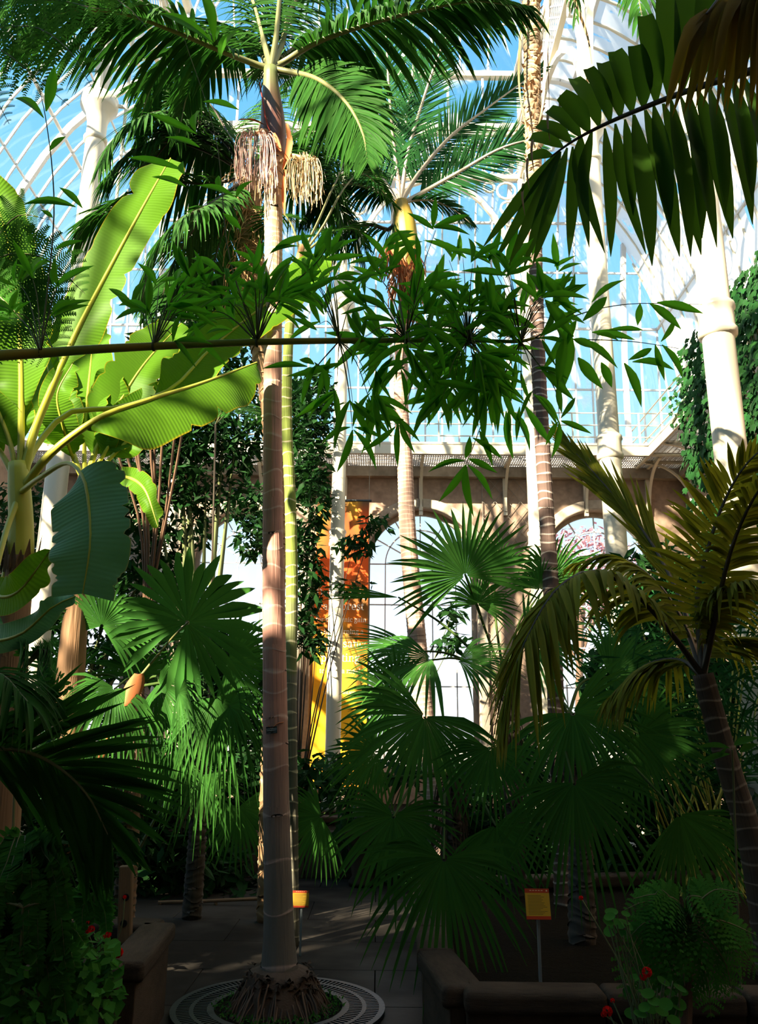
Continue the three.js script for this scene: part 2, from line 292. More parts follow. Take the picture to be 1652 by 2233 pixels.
// ------------------------------------------------------------------ curved glass roof
function vault(name, A0, A1, axis, wall, sign, mitre0, mitre1, o) { // bars rise from the wall line and lean inwards
  const c = structure(name), { run, h0, rise, step, seg, mat } = o;
  const at = (a, t) => { const u = run * (1 - Math.cos(t * Math.PI / 2)), y = h0 + rise * Math.sin(t * Math.PI / 2); return axis === 'z' ? V(wall + sign * u, y, a) : V(a, y, wall + sign * u); };
  const tmax = (a) => { const lim = Math.min(mitre0 ? Math.abs(a - A0) / mitre0 : 9, mitre1 ? Math.abs(A1 - a) / mitre1 : 9); return lim >= 1 ? 1 : Math.acos(clamp(1 - lim, -1, 1)) * 2 / Math.PI; };
  const n = Math.round(Math.abs(A1 - A0) / step), ax = axis === 'z' ? V(0, 0, 1) : V(1, 0, 0);
  const fine = 10;
  for (let k = 0; k <= n; k++) {
    const a = lerp(A0, A1, k / n), tm = tmax(a); if (tm < .02) continue;
    const m = Math.max(1, Math.round(fine * tm)), pts = []; for (let j = 0; j <= m; j++) pts.push(at(a, tm * j / m));
    const major = k % 7 === 0; part(major ? 'rib' : 'glazing_bar', new Geo().barPath(pts, major ? .12 : .045, major ? .16 : .05, (j) => ax.clone().cross(add(pts[j], pts[j - 1], -1))), major ? M.ironGrey : o.bar ?? M.bar, c);
    if (k === n) continue;
    const b = lerp(A0, A1, (k + 1) / n), tb = tmax(b);
    for (let s = 0; s < seg; s++) {
      const ta0 = Math.min(tm, s / seg), ta1 = Math.min(tm, (s + 1) / seg), tb0 = Math.min(tb, s / seg), tb1 = Math.min(tb, (s + 1) / seg);
      if (ta1 - ta0 < .001 && tb1 - tb0 < .001) continue;
      const g = new Geo(); let pr = null, L = s * 1.7;
      for (let j = 0; j <= 3; j++) { const i0 = g.v(at(a, lerp(ta0, ta1, j / 3)), k * step * .25, (L + j * .55) * .25), i1 = g.v(at(b, lerp(tb0, tb1, j / 3)), (k + 1) * step * .25, (L + j * .55) * .25); if (pr) g.q(pr[0], pr[1], i1, i0); pr = [i0, i1]; }
      part('pane', g, mat, c);
    }
  }
  for (let s = 0; s <= seg; s++) {
    const t = s / seg, lim = 1 - Math.cos(t * Math.PI / 2), d0 = (mitre0 || 0) * lim, d1 = (mitre1 || 0) * lim, sg = Math.sign(A1 - A0);
    const p = at(A0 + sg * d0, t), q = at(A1 - sg * d1, t); if (p.distanceTo(q) > .1) part('purlin', new Geo().bar(p, q, s % 2 ? .04 : .07, .05), s % 2 ? M.bar : M.ironGrey, c);
  }
}
const low = { h0: HW, rise: 8.2, seg: 7 }, sr = XR - CX1, br = ZB - CZ0 < 0 ? CZ0 - ZB : 2.5, rrn = ZR - CZ1;
vault('ceiling_right', ZB, ZR, 'z', XR, -1, br, rrn, { ...low, run: sr, step: .62, bar: M.iron, mat: M.glassChalk });
vault('ceiling_left', ZB, ZR, 'z', XL, 1, br, rrn, { ...low, run: CX0 - XL, step: .62, mat: M.glass });
vault('ceiling_back', XL, XR, 'x', ZB, 1, CX0 - XL, sr, { ...low, run: br, step: .46, mat: M.glassHaze });
vault('ceiling_rear', XL, XR, 'x', ZR, -1, CX0 - XL, sr, { ...low, run: rrn, step: .9, mat: M.glass });
const top = { h0: 18.8, rise: 3.6, seg: 4, run: (CX1 - CX0) / 2, step: .8 };
vault('ceiling_upper_right', CZ0, CZ1, 'z', CX1, -1, top.run, top.run, { ...top, mat: M.glass });
vault('ceiling_upper_left', CZ0, CZ1, 'z', CX0, 1, top.run, top.run, { ...top, mat: M.glass });
vault('ceiling_upper_back', CX0, CX1, 'x', CZ0, 1, top.run, top.run, { ...top, mat: M.glassHaze });
vault('ceiling_upper_rear', CX0, CX1, 'x', CZ1, -1, top.run, top.run, { ...top, mat: M.glass });
{ // upright glazing between the two roofs
  const c = structure('ceiling_clerestory'), y0 = HW + low.rise, y1 = top.h0;
  const sides = [[V(CX0, 0, CZ0), V(CX1, 0, CZ0), 9, M.glassHaze], [V(CX1, 0, CZ0), V(CX1, 0, CZ1), 20, M.glass], [V(CX0, 0, CZ0), V(CX0, 0, CZ1), 20, M.glass], [V(CX0, 0, CZ1), V(CX1, 0, CZ1), 9, M.glass]];
  for (const [a, b, n, mat] of sides) {
    for (const [y, s] of [[y0, .22], [y1, .16]]) part('sill_beam', new Geo().bar(add(a, UP, y), add(b, UP, y), .18, s), M.iron, c);
    for (let k = 0; k < n; k++) { const p = a.clone().lerp(b, k / n), q = a.clone().lerp(b, (k + 1) / n); part('mullion', new Geo().bar(add(p, UP, y0), add(p, UP, y1), .06, .06), M.bar, c); const g = new Geo(); g.q(g.v(add(p, UP, y0), k * .25, 0), g.v(add(q, UP, y0), k * .25 + .25, 0), g.v(add(q, UP, y1), k * .25 + .25, .4), g.v(add(p, UP, y1), k * .25, .4)); part('pane', g, mat, c); }
  }
}
// ------------------------------------------------------------------ iron columns
function column(x, z, label, pipe) {
  const t = thing('iron_column', V(x, 0, z), label, 'column');
  const lathe = (pts, m = M.iron, nm2) => { const g = new THREE.LatheGeometry(pts.map((p) => new THREE.Vector2(p[0], p[1])), 24); g.translate(x, 0, z); return part(nm2, g, m, t); };
  lathe([[0, 0], [.26, 0], [.26, .12], [.2, .2], [.165, .35], [.165, 5.78]], M.iron, 'lower_shaft');
  lathe([[.165, 5.72], [.2, 5.74], [.205, 5.8], [.185, 5.83], [.185, 6.02], [.205, 6.05], [.2, 6.1], [.162, 6.14]], M.iron, 'collar');
  lathe([[.162, 6.1], [.155, 11.25]], M.iron, 'upper_shaft');
  lathe([[.155, 11.1], [.19, 11.12], [.195, 11.17], [.16, 11.22], [.165, 11.5], [.2, 11.62], [.29, 11.75], [.31, 11.8], [.31, 11.95], [0, 11.95]], M.iron, 'capital');
  const hx = new THREE.CylinderGeometry(.1, .1, 5.1, 8); hx.translate(x, 14.45, z); part('post', hx, M.iron, t);
  if (pipe) { const p = new Geo(); p.tube([V(x + .42, 6.2, z - .1), V(x + .42, 14.5, z - .1)], .028, 8); part('drain_pipe', p, M.iron, t); for (const y of [9.9, 11.9]) part('pipe_clip', new Geo().bar(V(x + .1, y, z - .05), V(x + .42, y, z - .1), .04, .05), M.iron, t); }
}
column(CX1, -8.06, 'cream iron column nearest the viewer with dark ivy behind it');
column(3.58, -12.15, 'cream iron column seen in front of the arched window farthest from the orange banner');
column(3.62, CZ0, 'far cream iron column whose capital shows behind the thin ringed palm trunk');
column(-.95, CZ0, 'slim pale iron column standing in front of the orange banner');
column(CX0, -11.75, 'sunlit cream iron column behind the banana leaves with a thin pipe beside its capital', true);
column(CX0, CZ0, 'far cream iron column hidden among dark foliage behind the banana plants');
// arches and lattice girders over the columns
function girder(a, b, label) {
  const t = thing('lattice_girder', V((a.x + b.x) / 2, 12, (a.z + b.z) / 2), label, 'girder'), L = a.distanceTo(b), u = add(b, a, -1).normalize(), Q = (s, y) => add(add(a, u, s), UP, y), nrm = u.clone().cross(UP);
  const arch = [], in2 = []; for (let k = 0; k <= 20; k++) { const th = Math.PI * k / 20; arch.push(Q(L / 2 - Math.cos(th) * (L / 2 - .14), 12 + 3.5 * Math.sin(th))); in2.push(Q(L / 2 - Math.cos(th) * (L / 2 - .5), 12.6 + 1.0 * Math.sin(th))); }
  part('arch', new Geo().barPath(arch, .12, .1, nrm), M.iron, t);
  part('lower_chord', new Geo().bar(Q(0, 15.6), Q(L, 15.6), .12, .14), M.iron, t); part('upper_chord', new Geo().bar(Q(0, 16.95), Q(L, 16.95), .12, .14), M.iron, t);
  const g = new Geo(), d = .3; for (let s = -1.35; s < L; s += d) for (const f of [1, -1]) { let s0 = s, s1 = s + 1.35, y0 = 15.6, y1 = 16.95; if (s0 < 0) { y0 -= s0; s0 = 0; } if (s1 > L) { y1 -= s1 - L; s1 = L; } if (s1 - s0 < .05) continue; const fy = (y) => f > 0 ? y : 32.55 - y; g.bar(Q(s0, fy(y0)), Q(s1, fy(y1)), .03, .02, nrm); }
  part('lattice', g, M.ironGrey, t, { stuff: true });
  for (const e of [0, 1]) for (const [rad, sx, sy] of [[.24, .40, 15.2], [.14, .84, 15.3], [.2, .36, 14.68], [.13, .32, 14.28]]) { const sp = new Geo(), ring = []; for (let k = 0; k <= 14; k++) { const th = k / 14 * Math.PI * 2; ring.push(Q((e ? L - sx : sx) + Math.cos(th) * rad, sy + Math.sin(th) * rad)); } sp.barPath(ring, .05, .04, nrm); part('spandrel_scroll', sp, M.iron, t); }
}
girder(V(CX1, 0, -8.06), V(CX1, 0, -12.15), 'white iron arch and lattice girder between the two nearest cream columns');
girder(V(CX1, 0, -12.15), V(CX1, 0, CZ0), 'white iron lattice girder running back from the second cream column');
girder(V(CX1, 0, CZ0), V(-.95, 0, CZ0), 'far white lattice girder above the back wall, behind the upright palm fronds');
girder(V(-.95, 0, CZ0), V(CX0, 0, CZ0), 'far white lattice girder behind the pinkish flower strands of the tall palm');
girder(V(CX0, 0, CZ0), V(CX0, 0, -11.75), 'white lattice girder running back from the sunlit column among dark fronds');
girder(V(CX0, 0, -11.75), V(CX0, 0, -5.6), 'white lattice girder above the sunlit column, nearest the viewer');

// ------------------------------------------------------------------ banner
{
  const cv = document.createElement('canvas'); cv.width = 400; cv.height = 2000; const x = cv.getContext('2d');
  const g = x.createLinearGradient(0, 0, 0, 2000); g.addColorStop(0, '#5a4a35'); g.addColorStop(.06, '#d8541c'); g.addColorStop(.3, '#f06018'); g.addColorStop(.5, '#fa8414'); g.addColorStop(.62, '#f8a00c'); g.addColorStop(.8, '#ffc416'); g.addColorStop(1, '#f2901a');
  x.fillStyle = g; x.fillRect(0, 0, 400, 2000);
  const R = rng(11); for (let k = 0; k < 26; k++) { const cx = R() * 400, cy = R() * 2000, w = 30 + R() * 60, h = 90 + R() * 220; x.save(); x.translate(cx, cy); x.rotate(-.3 + R() * .5); x.scale(w, h); const rg = x.createRadialGradient(0, 0, 0, 0, 0, 1); const dk = R() < .45; rg.addColorStop(0, dk ? 'rgba(70,70,30,.75)' : 'rgba(255,190,40,.55)'); rg.addColorStop(1, dk ? 'rgba(70,70,30,0)' : 'rgba(255,190,40,0)'); x.fillStyle = rg; x.beginPath(); x.arc(0, 0, 1, 0, 7); x.fill(); x.restore(); }
  x.fillStyle = '#fff6e6'; x.textAlign = 'center';
  for (const [s, y, z] of [['Destroying', 705, 74], ['rainforest', 800, 72], ['for economic gain', 885, 44], ['is like burning a', 968, 44], ['Renaissance', 1062, 72], ['painting', 1160, 72], ['to cook a meal', 1240, 44], ['EDWARD O WILSON', 1380, 24]]) { x.font = z + 'px serif'; x.fillText(s, 200, y); }
  const tx = new THREE.CanvasTexture(cv); tx.colorSpace = THREE.SRGBColorSpace;
  const z = -20.0, x0 = P(683, 1400, 20).x, x1 = P(801, 1400, 20).x, y1 = 7.25, y0 = .35;
  const t = thing('hanging_banner', V((x0 + x1) / 2, y0, z), 'tall orange and yellow banner with white lettering hanging behind a slim column', 'banner');
  const bg = new Geo(), nu = 6, nv = 24; for (let j = 0; j <= nv; j++) for (let i = 0; i <= nu; i++) bg.v(V(lerp(x0, x1, i / nu), lerp(y0, y1, j / nv), z + .015 * Math.sin(i * 1.1 + j * .35)), i / nu, j / nv);
  for (let j = 0; j < nv; j++) for (let i = 0; i < nu; i++) { const a = j * (nu + 1) + i; bg.q(a, a + 1, a + nu + 2, a + nu + 1); }
  part('cloth', bg, new THREE.MeshPhysicalMaterial({ map: tx, roughness: 1, transmission: .25, thickness: 0, side: THREE.DoubleSide }), t);
  part('top_rod', new Geo().tube([V(x0 - .06, y1, z), V(x1 + .06, y1, z)], .03, 8), M.grate, t); part('bottom_rod', new Geo().tube([V(x0 - .06, y0, z), V(x1 + .06, y0, z)], .03, 8), M.grate, t);
  const w = new Geo(); for (const xx of [x0, x1]) w.tube([V(xx, y1, z), V(xx, 8.45, z)], .008, 5); part('hanging_wire', w, M.wire, t);
}
// ------------------------------------------------------------------ plant builders
const tintOf = (R, a = .25) => { const k = 1 + (R() - .5) * 2 * a, h = (R() - .5) * a * .8; return [k * (1 + h), k, k * (1 - h)]; };
const LS = [0, .12, .35, .6, .82, 1], LW = [.35, .8, 1, .85, .5, .02], LCUT = [.3, .6, .9, 1, .95, .7];
// pinnate frond: a rachis curve with leaflets on both sides
function frond(parent, pts, o) {
  const R = rng(o.seed ?? 1), c = curve(pts), { n = 50, len = .5, w = .03, droop = .35, vee = .25, start = .12, a0 = 75, a1 = 25, rad = .014, fold = .22, mat = M.palm, rmat = M.rachis, rnd = .12, both = 1, tip = .35, up = UP, name = 'frond', cut = false } = o;
  const L = c.getLength(), rp = c.getSpacedPoints(18), g = new Geo();
  g.tube(rp, (t) => rad * (1 - .82 * t), 6); const fr = part(name, g, rmat, parent);
  const lg = new Geo(), lenAt = o.lenAt ?? ((t) => lerp(.55, 1, sm(0, .25, t)) * lerp(1, tip, sm(.45, 1, t)));
  for (let k = 0; k < n; k++) for (const s of [-1, 1]) {
    if (both < 1 && R() > both) continue;
    const tt = clamp((k + .5 + (R() - .5) * .5 + (s > 0 ? .25 : 0)) / n), t = start + (1 - start) * tt, p = c.getPointAt(Math.min(.999, t)), T = c.getTangentAt(Math.min(.999, t));
    let N = add(typeof up === 'function' ? up(t) : up, T, -(typeof up === 'function' ? up(t) : up).dot(T)); if (N.lengthSq() < 1e-4) N = camB.clone(); N.normalize();
    const S = T.clone().cross(N).multiplyScalar(s), A = (lerp(a0, a1, tt) + rr(-8, 8, R)) * D2R, ve = vee + rr(-.1, .1, R);
    const dir = add(T.clone().multiplyScalar(Math.cos(A)), add(S.clone().multiplyScalar(Math.cos(ve)), N, Math.sin(ve)), Math.sin(A)).normalize();
    const l = len * lenAt(tt) * (1 + rr(-rnd, rnd, R)), path = [], W = add(T, dir, -T.dot(dir)).normalize(), NN = dir.clone().cross(W).normalize(); if (NN.y < 0) NN.negate();
    const dr = droop * (1 + rr(-.4, .4, R));
    for (const q of LS) { const e = add(p, dir, l * q * (1 - .25 * dr * q)); e.y -= dr * l * q * q; path.push(e); }
    lg.tint = tintOf(R, .25); lg.strip(path, W, NN, (cut ? LCUT : LW).map((x) => x * w), fold);
  }
  part('leaflets', lg, mat, fr, { stuff: true });
  return fr;
}
// fan leaf in the plane of A (axis) and N (normal)
function fanGeo(g, hub, A, N, Rad, o) {
  const R = rng(o.seed ?? 5), { n = 34, span = 240, split = .5, droop = .22, cone = .18, pleat = .28 } = o, sp = span * D2R, B = N.clone().cross(A).normalize();
  for (let k = 0; k < n; k++) {
    const a = -sp / 2 + sp * (k + .5) / n, half = sp / n / 2, D = add(A.clone().multiplyScalar(Math.cos(a)), B, Math.sin(a)), W = add(A.clone().multiplyScalar(-Math.sin(a)), B, Math.cos(a));
    const l = Rad * (.82 + .18 * Math.cos(a * .55)) * (1 + rr(-.06, .06, R)), spl = split * (1 + rr(-.15, .15, R)), st = [.03, spl * .5, spl, lerp(spl, 1, .4), lerp(spl, 1, .75), 1], path = [], ws = [], jitter = rr(-.4, .4, R) * half, dd = droop * (1 + rr(-.5, .6, R));
    for (const s of st) {
      const q = add(add(hub, D, l * s * (1 - .1 * dd * s)), N, cone * l * s * (1 - .4 * s)); const f = Math.max(0, s - .3); q.y -= dd * l * f * f * 2; if (s > spl) q.addScaledVector(W, jitter * l * (s - spl) * 1.2);
      path.push(q); const w0 = 2 * l * Math.tan(half); ws.push(s <= spl ? w0 * s * 1.01 : w0 * spl * Math.pow(1 - (s - spl) / (1 - spl), .65) + .0015);
    }
    g.tint = tintOf(R, .16); g.strip(path, W, N, ws, pleat * (k % 2 ? 1 : .6));
  }
}
// a fan leaf aimed in the picture: ang = direction of its middle, tilt = towards the viewer, roll about its axis
function fanLeaf(parent, px, py, z, ang, rpx, crown, o = {}) {
  const hub = P(px, py, z), r = rpx * mpp(hub), th = ang * D2R, ti = (o.tilt ?? 20) * D2R;
  const A = add(camR.clone().multiplyScalar(Math.cos(th)), camU, Math.sin(th)).multiplyScalar(Math.cos(ti)).addScaledVector(camB, Math.sin(ti)).normalize();
  let N = add(camB, A, -camB.dot(A)).normalize(); N.applyAxisAngle(A, (o.roll ?? 0) * D2R);
  const g = new Geo(); fanGeo(g, hub, A, N, r, o); const leaf = part('fan_leaf', g, o.mat ?? M.fan, parent);
  if (crown) { const mid = hub.clone().lerp(crown, .45).addScaledVector(camB, -.22).add(V(0, .05 * hub.distanceTo(crown), 0)); part('petiole', new Geo().tube(curve([crown, mid, add(add(hub, N, -.012), A, .01 * r)]).getPoints(10), (t) => lerp(.014, .007, t), 6), o.pmat ?? M.petiole, leaf); }
  return leaf;
}
// banana leaf: midrib curve, halves folded, wavy and torn margins
function bananaLeaf(parent, pts, o) {
  const R = rng(o.seed ?? 3), c = curve(pts), { start = .25, w = .16, fold = .35, wave = .03, tears = 6, mat = M.banana, end = .85, rad = .022, face = camB, blunt = false, wl = 1, wr = 1 } = o;
  const n = 56, m = 8, XS = [0, .14, .3, .46, .62, .78, .9, .965, 1], L = c.getLength(), lf = part('leaf', new Geo().tube(c.getSpacedPoints(24), (t) => rad * (1 - .85 * t), 8, { col: () => [1, 1, 1] }), M.bananaRib, parent);
  const g = new Geo();
  for (const s of [-1, 1]) {
    const cuts = []; for (let k = 0; k < tears; k++) cuts.push([rr(.1, .95, R), rr(.008, .02, R), rr(.02, .08, R)]);
    const ph = rr(0, 6, R), ww = s < 0 ? wl : wr; let prev = null, torn = false;
    for (let i = 0; i <= n; i++) {
      const q = i / n, t = start + (1 - start) * q, p = c.getPointAt(Math.min(t, .9995)), T = c.getTangentAt(Math.min(t, .9995));
      let N = add(face, T, -face.dot(T)).normalize(); const S = T.clone().cross(N).multiplyScalar(s);
      const ta = o.tipAt ?? .35, prof = Math.pow(sm(0, .16, q), .6) * (blunt ? lerp(1, .72, sm(.6, 1, q)) : Math.sqrt(Math.max(.0, 1 - Math.pow(Math.max(0, (q - ta) / (1 - ta)), 2.6)))) ;
      let hw = w * ww * prof; for (const [cq, cw, cd] of cuts) hw *= 1 - cd * 3 * Math.exp(-Math.pow((q - cq) / cw, 2));
      const row = []; const dir = add(S.clone().multiplyScalar(Math.cos(fold)), N, Math.sin(fold)); const up2 = add(N.clone().multiplyScalar(Math.cos(fold)), S, -Math.sin(fold));
      for (let j = 0; j <= m; j++) {
        const x = XS[j], e = add(add(p, dir, hw * x), up2, wave * x * x * Math.sin(q * 17 + ph + Math.sin(q * 7) * 2) - (o.sag ?? .12) * hw * x * x); e.addScaledVector(T, hw * x * .18); e.y -= (o.hang ?? 0) * hw * x * x;
        const ed = x > .97 ? 1 : 0, y = 1 + rr(-.03, .03, R); row.push(g.v(e, t * L * 1.4, x, [y + ed * 3.2, y + ed * .25, y]));
      }
      if (prev) for (let j = 0; j < m; j++) g.q(prev[j], prev[j + 1], row[j + 1], row[j]);
      prev = row;
    }
  }
  part('blade', g, mat, lf); return lf;
}
// ringed palm trunk
function ringTrunk(parent, pts, o) {
  const c = curve(pts), L = c.getLength(), R = rng(o.seed ?? 9), { r0, r1, gap = .12, ridge = .05, base = [.3, .2, .15], pale = [.6, .5, .42], sides = 20, name = 'trunk', gapAt = null, colAt = null, prof = null } = o;
  const st = [0], kind = [0]; let s = gap * .6; while (s < L - .02) { st.push(s - .010, s, s + .010); kind.push(0, 1, 0); s += (gapAt ? gapAt(s / L) : gap) * rr(.75, 1.25, R); if (s - st[st.length - 1] > .06) { st.push((s + st[st.length - 1]) / 2); kind.push(0); } }
  st.push(L); kind.push(0);
  const P2 = st.map((x) => c.getPointAt(clamp(x / L))), wob = st.map(() => [rr(0, 6, R), rr(.3, 1, R)]), tint = st.map(() => rr(.85, 1.15, R));
  const g = new Geo().tube(P2, (t, a, k) => { const q = st[k] / L; return (prof ? prof(q) : lerp(r0, r1, q)) * (1 + (kind[k] ? ridge : 0)); }, sides, {
    jit: (t, a, k) => k && k < st.length - 1 ? (o.wobble ?? .012) * wob[k - (kind[k] ? 0 : 0)][1] * Math.sin(a * 2 + wob[Math.round(k / 3)][0]) : 0,
    col: (t, a, k) => { const q = st[k] / L, b = colAt ? colAt(q) : base; return kind[k] ? pale.map((x) => x * tint[k]) : b.map((x) => x * tint[k]); }
  });
  return part(name, g, o.mat ?? M.bark, parent);
}
// twice-divided fern frond
function fernFrond(parent, pts, o) {
  const R = rng(o.seed ?? 2), c = curve(pts), { n = 15, len = .3, mat = M.fern, up = UP, droop = .25, m = 15 } = o, g = new Geo();
  const fr = part('frond', new Geo().tube(c.getSpacedPoints(14), (t) => .006 * (1 - .8 * t), 5), M.rachis, parent);
  for (let k = 0; k < n; k++) for (const s of [-1, 1]) {
    const tt = (k + .5) / n, t = .1 + .9 * tt, p = c.getPointAt(Math.min(t, .999)), T = c.getTangentAt(Math.min(t, .999)); const N = add(up, T, -up.dot(T)).normalize(), S = T.clone().cross(N).multiplyScalar(s);
    const d = add(S.clone().multiplyScalar(.92), T, .4).normalize(), l = len * Math.sin(Math.PI * clamp(.18 + .8 * tt)) * (1 + rr(-.1, .1, R)); g.tint = tintOf(R, .2);
    const W = add(T, d, -T.dot(d)).normalize(); const at = (x) => { const q = add(p, d, l * x); q.y -= droop * l * x * x; return q; };
    for (let j = 0; j < m; j++) { const x = (j + .5) / m, q = at(x), pl = l * .2 * (1 - .8 * x) + .004, wd = l / m * (o.fill ?? .3); for (const f of [-1, 1]) { const e = add(add(q, W, f * pl), d, pl * .45); const a = g.v(add(q, d, -wd)), b = g.v(add(q, d, wd)), b2 = g.v(add(add(e, d, -.1 * pl), N, 0), 1, 1), mid = g.v(add(q.clone().lerp(e, .55), d, wd * 1.1), .5, .5); g.t(a, b, mid); g.t(a, mid, b2); } }
  }
  part('pinnae', g, mat, fr, { stuff: true }); return fr;
}
// loose foliage: n folded leaves scattered in a volume
function foliage(parent, n, where, size, mat, o = {}) {
  const R = rng(o.seed ?? 4), g = new Geo();
  for (let k = 0; k < n; k++) {
    const p = where(R, k); if (!p) continue; const l = size * rr(.6, 1.3, R), d = V(rr(-1, 1, R), rr(-1.1, .35, R) + (o.rise ?? 0), rr(-1, 1, R)).normalize(), N = V(rr(-.6, .6, R), 1, rr(-.6, .9, R)).normalize(), S = d.clone().cross(N).normalize(), w = l * (o.aspect ?? .42), NN = S.clone().cross(d);
    g.tint = tintOf(R, o.var ?? .35);
    const a = g.v(p), t = g.v(add(p, d, l)), m = g.v(add(add(p, d, l * .45), NN, -w * .12)), b = g.v(add(add(p, d, l * .4), S, w / 2)), c = g.v(add(add(p, d, l * .4), S, -w / 2));
    g.t(a, m, b); g.t(m, t, b); g.t(a, c, m); g.t(m, c, t);
  }
  return part(o.name ?? 'foliage', g, mat, parent, { stuff: true });
}
const inEll = (c, rx, ry, rz) => (R) => { for (; ;) { const x = R() * 2 - 1, y = R() * 2 - 1, z = R() * 2 - 1, q = x * x + y * y + z * z; if (q < 1 && q > .12) return V(c.x + x * rx, c.y + y * ry, c.z + z * rz); } };
function shrub(name, base, label, blobs, n, size, mat, o = {}) { // blobs: [centre, rx, ry, rz]
  const t = thing(name, base, label, o.category ?? 'shrub', o.group), g = new Geo(), R = rng(o.seed ?? 6);
  for (const b of blobs) g.tube(curve([base, V(lerp(base.x, b[0].x, .4) + rr(-.1, .1, R), lerp(base.y, b[0].y, .55), lerp(base.z, b[0].z, .3)), b[0]]).getPoints(8), (q) => lerp(o.stem ?? .02, .006, q), 6);
  part('stem', g, o.smat ?? M.twig, t);
  const wt = blobs.map((b) => b[1] * b[2]), sum = wt.reduce((a, b) => a + b); foliage(t, n, (R) => { let k = 0, q = R() * sum; while (k < blobs.length - 1 && (q -= wt[k]) > 0) k++; const b = blobs[k]; return inEll(b[0], b[1], b[2], b[3])(R); }, size, mat, o); return t;
}
// one lance-shaped leaf of unit length along +y
function lanceLeaf(bend) { const g = new Geo(), path = [], ws = []; for (let k = 0; k <= 6; k++) { const t = k / 6; path.push(V(0, t, -bend * t * t)); ws.push([.12, .62, .95, 1, .82, .45, .0][k]); } g.strip(path, V(1, 0, 0), V(0, 0, 1), ws, .12); return g.build(); }
const LANCE = [lanceLeaf(.05), lanceLeaf(.14), lanceLeaf(.22)];
function ivyLeafGeo() { const g = new Geo(), pts = [[0, 0], [.32, -.12], [.52, .18], [.36, .34], [.5, .62], [.22, .66], [0, 1], [-.22, .66], [-.5, .62], [-.36, .34], [-.52, .18], [-.32, -.12]]; const c = g.v(V(0, .35, .06)); const ids = pts.map(([x, y]) => g.v(V(x, y, -.08 * Math.abs(x) - .06 * y * y))); for (let k = 0; k < ids.length; k++) g.t(c, ids[k], ids[(k + 1) % ids.length]); return g.build(); }
const IVY = ivyLeafGeo();
function leafMatrix(a, b, w, nrm) { const d = add(b, a, -1), l = d.length(); d.normalize(); let X = d.clone().cross(nrm).normalize(); const Z = X.clone().cross(d); return frameM(a, X.multiplyScalar(w), d.multiplyScalar(l), Z.multiplyScalar(l)); }
